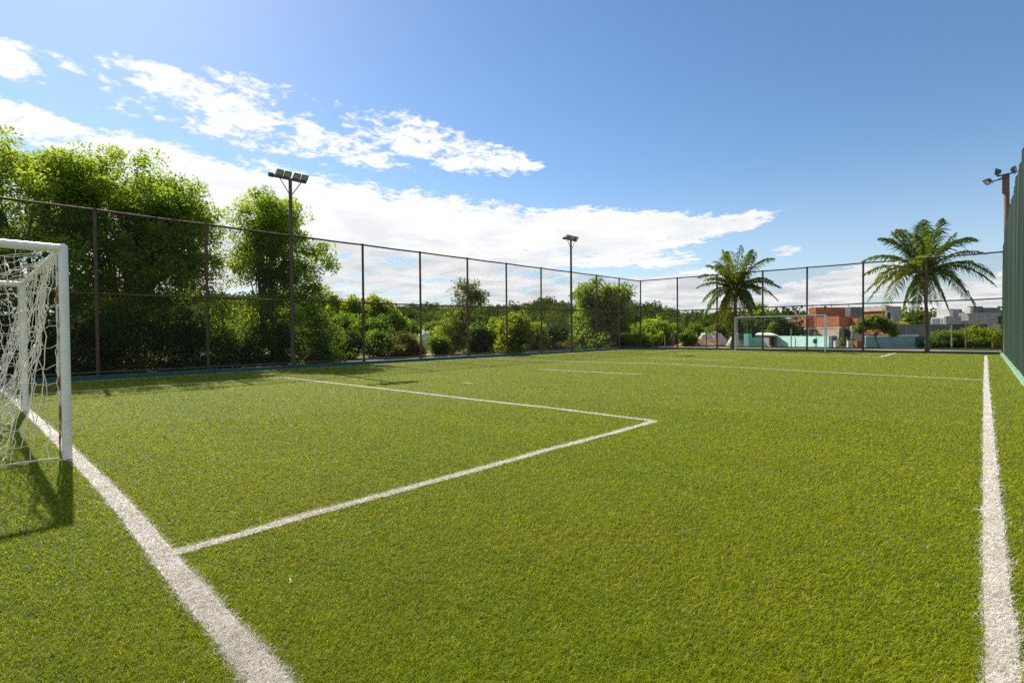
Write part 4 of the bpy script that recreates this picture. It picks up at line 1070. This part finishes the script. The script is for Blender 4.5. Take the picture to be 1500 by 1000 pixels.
# crates, stump and sand heaps
def heap(lab, px, pyt, hw, d, mat, seed, name='sand_heap', cat='heap', group='pale heaps on the open ground', flat=1.0):
    b = gp(W(px, 500, d)); h = W(px, pyt, d)[2]-b[2]; w = hw*d/FPX
    g = np.random.default_rng(seed); n, m = 14, 28; V = []
    for i in range(n):
        f = i/(n-1)
        for j in range(m):
            a = 2*math.pi*j/m; rr_ = w*(f)*(1+0.22*math.sin(2*a+seed)+0.12*math.sin(5*a+seed*2))
            z = h*(1-f**2.6)*(1+0.45*math.sin(2*a+seed)*f*(1-f)*2+0.25*math.sin(5*a+seed)*f)+g.normal(0, 0.06*h)
            V.append(b+RIGHT0*math.cos(a)*rr_+FWD0*math.sin(a)*rr_*0.8+UPZ*(z if i < n-1 else -0.15))
    F = [[i*m+j, i*m+(j+1) % m, (i+1)*m+(j+1) % m, (i+1)*m+j] for i in range(n-1) for j in range(m)]
    return tag(part(name, (np.array(V), np.array(F)), mat, loc=b, smooth=True), lab, cat, group)
heap('wide pale sand heap left of the left palm trunk', 1040, 490, 24, 58, M['sand'], 1)
heap('pale sand heap right behind the left palm trunk', 1085, 489, 18, 56, M['sand'], 2)
heap('low pale sand heap between the corner post and the brown stump', 970, 491, 20, 60, M['sand'], 3)
heap('white rubble patch among bushes near the middle of the left fence', 622, 488, 20, 44, M['sand'], 4, 'rubble_heap')
heap('low pinkish soil bank under the sparse slender tree', 700, 514, 30, 36, M['soil'], 5, 'soil_bank')
heap('low orange soil bank in front of the wide sand heap', 1025, 499, 40, 50, M['soil'], 6, 'soil_bank')
mb = MB(); b = W(986, 500, 52); mb.tube([gp(b), np.r_[b[:2], W(986, 491, 52)[2]], np.r_[b[:2], W(986, 489.5, 52)[2]]], [0.20, 0.18, 0.15], 9)
tag(part('tree_stump', mb, M['wood_post'], loc=gp(b), smooth=True), 'brown stump standing before the pale sand left of the second far post', 'stump')
mb = MB(); c = W(1320, 474, 57); u = np.linspace(0, 1, 8)
mb.tube([c+RIGHT0*(q-0.5)*2.0+UPZ*(0.10*math.sin(q*math.pi)+0.03*math.sin(q*9)-0.12) for q in u], [0.08+0.20*math.sin(q*math.pi) for q in u], 8)
tag(part('yellow_cover', mb, M['yellow'], loc=c, smooth=True), 'bright yellow cover showing above the grey wall', 'tarpaulin')
# thin posts beyond the fence
for px, yt, d, mat, lab in ((974, 491, 44, 'grey_post', 'thin grey post before the pale sand left of the stump'), (1035, 487, 42, 'wood_post', 'thin brown post before the wide sand heap'), (1394, 476, 40.5, 'grey_post', 'thin grey post right of the right palm'),
                            (1415, 475, 40.8, 'wood_post', 'thin brown post left of the last far fence bay hedge'), (1454, 500, 40, 'roof_tile', 'short red post at the hedge foot near the netting'), (1236.5, 479, 41, 'black_metal', 'thin dark post right of the far goal before the doorway'),
                            (1159, 481, 44.2, 'grey_post', 'thin pale post behind the far goal net')):
    p = W(px, 500, d); mb = MB(); mb.tube([gp(p), np.r_[p[:2], W(px, yt, d)[2]]], 0.045, 8)
    tag(part('thin_post', mb, M[mat], loc=gp(p)), lab, 'post', 'thin posts beyond the far fence')
# small round sign
p = W(1194, 500, 39.5); sg = empty('round_sign', gp(p), 'small dark round sign on a short stick right of the far goal centre', 'sign')
mb = MB(); mb.tube([gp(p), np.r_[p[:2], W(1194, 500, 39.5)[2]]], 0.03, 8); part('stick', mb, M['grey_post'], sg)
mb = MB(); c = W(1194, 499.5, 39.4); nrm = -FWD0; th = np.linspace(0, 2*math.pi, 21)[:-1]
v = [c+RIGHT0*math.cos(a)*0.15+UPZ*math.sin(a)*0.20 for a in th]+[c+FWD0*0.03+RIGHT0*math.cos(a)*0.15+UPZ*math.sin(a)*0.20 for a in th]+[c, c+FWD0*.03]
mb.add(v, [[k, (k+1) % 20, 20+(k+1) % 20, 20+k] for k in range(20)]); mb.add(v, [[k, (k+1) % 20, 40] for k in range(20)]+[[20+k, 20+(k+1) % 20, 41] for k in range(20)])
part('disc', mb, M['lamp_case'], sg)
# rubble/bins near the doorway
for px, yt, w, d, mat, lab, nm in ((1220, 492, 9, 52, 'dark_concrete', 'dark grey container beside the right post of the far goal', 'container'), (1225, 499, 6, 46, 'cream_wall', 'pale block by the dark container', 'block'),
                                   (1257, 499, 9, 45, 'roof_tile', 'stack of dark red bricks left of the blue wall', 'brick_stack'), (1243, 499, 4, 45.5, 'pale_wall', 'pale upright block left of the red brick stack', 'block')):
    p = W(px, 500, d); b = gp(p); h = W(px, yt, d)[2]-b[2]; hw = w*d/FPX/2*1.8
    mb = MB(); mb.obox(b+UPZ*h*.46, RIGHT0*hw*.5, FWD0*hw*.45, UPZ*h*.46); mb.obox(b+UPZ*h*.96, RIGHT0*hw*.54, FWD0*hw*.5, UPZ*h*.04)
    tag(part(nm, mb, M[mat], loc=b), lab, nm.replace('_', ' '))
mb = MB(); mb.obox(W(1222, 491.5, 50), RIGHT0*0.5, FWD0*0.4, UPZ*0.05)

for px, py, ln, an, mat, lab, nm in ((425, 850, .045, 2.0, 'white_sheet', 'tiny white scrap lying on the turf right of the near corner of the white lines', 'paper_scrap'), (940, 800, .09, 0.3, 'grey_post', 'thin pale twig lying on the open turf', 'twig'),
                               (241, 639, .07, 1.2, 'bark', 'small dark dry leaf on the turf right of the white goal', 'dry_leaf'), (1440, 748, .10, 2.4, 'white_sheet', 'short loose white fibre beside the right touchline', 'loose_fibre')):
    p = G(px, py, 0.03); d = RIGHT0*math.cos(an)+FWD0*math.sin(an); q = np.cross(d, UPZ)
    mb = MB(); k = 0.10 if nm != 'dry_leaf' else 0.35
    pts = [p-d*ln/2, p-d*ln*.2+UPZ*.006+q*ln*.08, p+d*ln*.2+UPZ*.008-q*ln*.05, p+d*ln/2+UPZ*.003]
    if k < .2: mb.tube(pts, 0.0025, 5)
    else: mb.tube(pts, [0.002, ln*.22, ln*.18, 0.002], 6); mb.v = [v*np.array([1, 1, .4])+np.array([0, 0, .018]) for v in mb.v]
    tag(part(nm, mb, M[mat], loc=p), lab, nm.replace('_', ' '))

# ------------------------------------------------------------------ woods on the hills (uncountable)
g = np.random.default_rng(77)
protos = []
for k in range(7):
    rad = np.array([1, 1, 0.85]); C = crown_points((0, 0, 0.9), rad*0.85, 26, g, 0.6)
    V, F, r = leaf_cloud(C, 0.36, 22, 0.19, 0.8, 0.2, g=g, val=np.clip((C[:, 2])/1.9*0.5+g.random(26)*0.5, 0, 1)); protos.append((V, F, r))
wV_, wF_, wR_ = [], [], []; n = 0
cnt = 0
while cnt < 1700:
    az = g.uniform(_az[0]-0.25, _az[-1]+0.12); r = g.uniform(92, RIDGE_R+22) if g.random() < .85 else g.uniform(75, 130)
    x, y = r*math.sin(az), r*math.cos(az)
    if az > 0.02+_az[17] and r < 125: continue
    s = g.uniform(1.9, 3.6)*(0.8+0.4*r/250); V, F, rv = protos[g.integers(7)]
    a = g.uniform(0, 6.28); ca, sa = math.cos(a), math.sin(a)
    Q = np.stack([V[:, 0]*ca-V[:, 1]*sa, V[:, 0]*sa+V[:, 1]*ca, V[:, 2]*g.uniform(0.8, 1.25)], 1)*s
    z = float(gz(x, y))
    wV_.append(Q+np.array([x, y, z-0.2])); wF_.append(F+n); wR_.append(np.clip(rv*0.8+g.uniform(-.25, .35), 0, 1)); n += len(Q); cnt += 1
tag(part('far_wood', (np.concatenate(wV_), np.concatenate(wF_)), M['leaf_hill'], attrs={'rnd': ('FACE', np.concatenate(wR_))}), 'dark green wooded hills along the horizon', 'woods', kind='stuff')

# ground scrub between fence and woods
sc_n = 1900
scV, scF, scR = [], [], []; n = 0
for k in range(sc_n):
    px = g.uniform(430, 1480); d = g.uniform(33, 95)**1.0
    p = W(px, 500, d)
    if p[0] > -20.4 and p[1] < 37.0: continue
    if px > 945 and (d < 60 or g.random() < 0.8): continue
    s = g.uniform(0.25, 0.7)*(1.0 if d < 38 else (1.9 if px > 945 else (1.5 if 560 < px < 645 or 790 < px < 845 else 2.3))); V, F, rv = protos[g.integers(7)]
    V = V[:200*4]; F = F[:200]; rv = rv[:200]
    scV.append(V*s+np.array([p[0], p[1], float(gz(p[0], p[1]))-0.15])); scF.append(F+n); scR.append(np.clip(rv*.6+g.uniform(0, .5), 0, 1)); n += len(V)
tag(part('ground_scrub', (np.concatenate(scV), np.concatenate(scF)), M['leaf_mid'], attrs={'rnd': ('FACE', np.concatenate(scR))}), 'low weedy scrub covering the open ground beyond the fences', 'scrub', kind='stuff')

# ------------------------------------------------------------------ light and sky
sun_dir = np.array([-2.45, 0.29, 2.2]); sun_dir /= np.linalg.norm(sun_dir)
el = math.asin(sun_dir[2]); azs = math.atan2(sun_dir[0], sun_dir[1])
sl = bpy.data.lights.new('sun', 'SUN'); sl.energy = 4.2; sl.angle = math.radians(0.5); sl.color = (1.0, 0.93, 0.82)
so = bpy.data.objects.new('sun', sl); COL.objects.link(so)
so.rotation_euler = Vector(-sun_dir).to_track_quat('-Z', 'Y').to_euler()

world = bpy.data.worlds.new('World'); scene.world = world; world.use_nodes = True
t = NT(world.node_tree); t.n.clear()
out = t.node('ShaderNodeOutputWorld'); bg = t.node('ShaderNodeBackground')
sky = t.node('ShaderNodeTexSky', sky_type='NISHITA'); sky.sun_disc = False
sky.sun_elevation = el; sky.sun_rotation = azs; sky.altitude = 30; sky.air_density = 1.0; sky.dust_density = 0.26; sky.ozone_density = 2.0
tc = t.node('ShaderNodeTexCoord'); dirv = tc.outputs['Generated']
sep = t.node('ShaderNodeSeparateXYZ'); t.link(dirv, sep.inputs[0])
# cloud-layer coordinates: direction projected on a high plane
zc = t.math('MAXIMUM', sep.outputs[2], 0.02)
inv = t.math('DIVIDE', 1.0, t.math('ADD', zc, 0.10))
cl = t.vmath('MULTIPLY', dirv, (1, 1, 1)); n_ = t.node('ShaderNodeVectorMath', operation='SCALE'); t.link(cl, n_.inputs[0]); t.link(inv, n_.inputs[3])
lay = n_.outputs[0]
blobs = [  # px x, y, half length, half width, tilt (deg, + = right end lower), weight
    (12, 88, 34, 26, 20, .9), (105, 96, 75, 9, 9, .75), (215, 98, 30, 6, 0, .55), (290, 140, 105, 24, 10, .95), (345, 192, 150, 22, 8, .85), (430, 150, 100, 20, 12, .7), (470, 205, 120, 26, 10, .95), (620, 205, 150, 30, 13, 1.0), (710, 225, 80, 20, 10, .95),
    (50, 185, 180, 30, 14, 1.2), (175, 163, 30, 6, 0, .6), (330, 268, 130, 34, 14, 1.3), (480, 322, 190, 62, 9, 1.5), (660, 350, 190, 58, 7, 1.5), (860, 346, 160, 40, 1, 1.4), (960, 338, 100, 26, -3, 1.2), (1080, 326, 75, 13, -9, 1.1),
    (880, 380, 150, 16, 1, 1.1), (560, 405, 300, 48, 3, 1.15), (780, 425, 140, 40, 0, 1.15), (985, 430, 110, 34, -4, 1.4), (1205, 432, 110, 28, -14, 1.6), (1275, 418, 60, 20, -18, 1.5), (1435, 430, 70, 26, -12, 1.5), (1340, 450, 120, 16, 0, 1.2), (1147, 369, 24, 8, -5, .6), (1100, 440, 80, 20, 0, .9),
    (300, 360, 260, 90, 4, 1.3), (60, 420, 300, 80, 0, 1.2), (-200, 150, 160, 40, 10, 1.1), (1650, 380, 140, 40, 0, 1.0)]
low_ = t.maprange(sep.outputs[2], 0.10, 0.26, 0.9, 0.0)
tot = None
for x, y, a, b, rot, wgt in blobs:
    c = unit(ray(x, y)); rx_, ux_ = RX - c*(RX@c), UX - c*(UX@c); rx_ = unit(rx_); ux_ = unit(ux_)
    rt = math.radians(rot); e1 = rx_*math.cos(rt)-ux_*math.sin(rt); e2 = rx_*math.sin(rt)+ux_*math.cos(rt)
    k = FPX/np.linalg.norm(ray(x, y))/1.0
    sc = np.linalg.norm(ray(x, y))           # angular size shrinks off axis
    A_r, B_r = a/FPX/sc, b/FPX/sc
    u = t.vmath('DOT_PRODUCT', dirv, e1/A_r); v = t.vmath('DOT_PRODUCT', dirv, e2/B_r); w = t.vmath('DOT_PRODUCT', dirv, c)
    q = t.math('ADD', t.math('MULTIPLY', u, u), t.math('MULTIPLY', v, v))
    m_ = t.math('MULTIPLY', t.math('MAXIMUM', t.math('SUBTRACT', 1.6, q), 0.0), 0.72*wgt)
    m_ = t.math('MULTIPLY', m_, t.math('GREATER_THAN', w, 0.0))
    m_ = t.math('MINIMUM', m_, 0.95*wgt if y > 230 else 0.75*wgt)
    tot = m_ if tot is None else t.math('MAXIMUM', tot, m_)
# broad cover elsewhere in the sky, outside the photographed part
behind = t.math('MULTIPLY', t.maprange(t.vmath('DOT_PRODUCT', dirv, FWD0), 0.25, -0.15), 0.62)
tot = t.math('MAXIMUM', tot, behind)
n1 = t.noise(lay, 3.4, 9, 0.62, 0.35); n2 = t.noise(t.vmath('MULTIPLY', lay, (1.0, 1.0, 1.0)), 13.0, 7, 0.65, 0.5)
nn = t.math('ADD', t.math('MULTIPLY', n1, 0.55), t.math('MULTIPLY', n2, 0.45))
nn = t.math('ADD', nn, t.math('MULTIPLY', t.math('SUBTRACT', t.noise(lay, 34.0, 5, 0.6, 0.3), 0.5), 0.22))
dens = t.math('SUBTRACT', t.math('ADD', t.math('MULTIPLY', tot, 0.86), t.math('MULTIPLY', t.math('SUBTRACT', nn, 0.5), 3.6)), 0.15)
dens = t.math('MULTIPLY', dens, t.maprange(tot, 0.02, 0.25))
dens = t.math('SUBTRACT', dens, t.math('MULTIPLY', t.maprange(t.noise(lay, 1.9, 4, 0.5, 0.4), 0.50, 0.62), t.math('MULTIPLY', low_, 0.55)))
cov = t.maprange(dens, 0.18, 0.62, 0, 1, True)
# cloud tone: white tops, greyer cores where thick and low
n3 = t.noise(t.vmath('ADD', lay, (3.1, 1.7, 0)), 2.6, 6, 0.55, 0.3)
low = t.maprange(sep.outputs[2], 0.06, 0.32, 1.0, 0.0)
grey = t.math('MULTIPLY', t.maprange(n3, 0.40, 0.66), t.math('ADD', t.math('MULTIPLY', low, 0.62), 0.04))
cc = t.mix(grey, (0.60, 0.595, 0.59), (0.28, 0.305, 0.345))
hs = t.node('ShaderNodeHueSaturation'); hs.inputs['Saturation'].default_value = 1.14; t.link(sky.outputs[0], hs.inputs['Color'])
skyc = t.node('ShaderNodeVectorMath', operation='SCALE'); t.link(hs.outputs[0], skyc.inputs[0]); skyc.inputs[3].default_value = 0.080
hz = t.mix(t.maprange(sep.outputs[2], 0.30, 0.0, 0.0, 0.50, True), skyc.outputs[0], (0.33, 0.40, 0.50))
mixc = t.mix(t.math('MULTIPLY', cov, 0.96), hz, cc)
t.link(mixc, bg.inputs[0]); bg.inputs[1].default_value = 1.0
t.link(bg.outputs[0], out.inputs[0])

# ------------------------------------------------------------------ camera and render settings
cd = bpy.data.cameras.new('camera'); cd.sensor_fit = 'HORIZONTAL'; cd.sensor_width = 36.0; cd.lens = FPX/1500*36
cd.clip_start = 0.05; cd.clip_end = 9000
co = bpy.data.objects.new('camera', cd); COL.objects.link(co)
from mathutils import Matrix
co.matrix_world = Matrix(((RX[0], UX[0], -FW[0], 0), (RX[1], UX[1], -FW[1], 0), (RX[2], UX[2], -FW[2], EYE), (0, 0, 0, 1)))
scene.camera = co
vs = scene.view_settings
vs.view_transform = 'Standard'; vs.look = 'None'; vs.exposure = 0.85; vs.gamma = 1.0
scene.render.engine = 'CYCLES'
scene.cycles.max_bounces = 8; scene.cycles.transmission_bounces = 6; scene.cycles.diffuse_bounces = 4
scene.cycles.sample_clamp_indirect = 6.0
scene.cycles.use_denoising = False
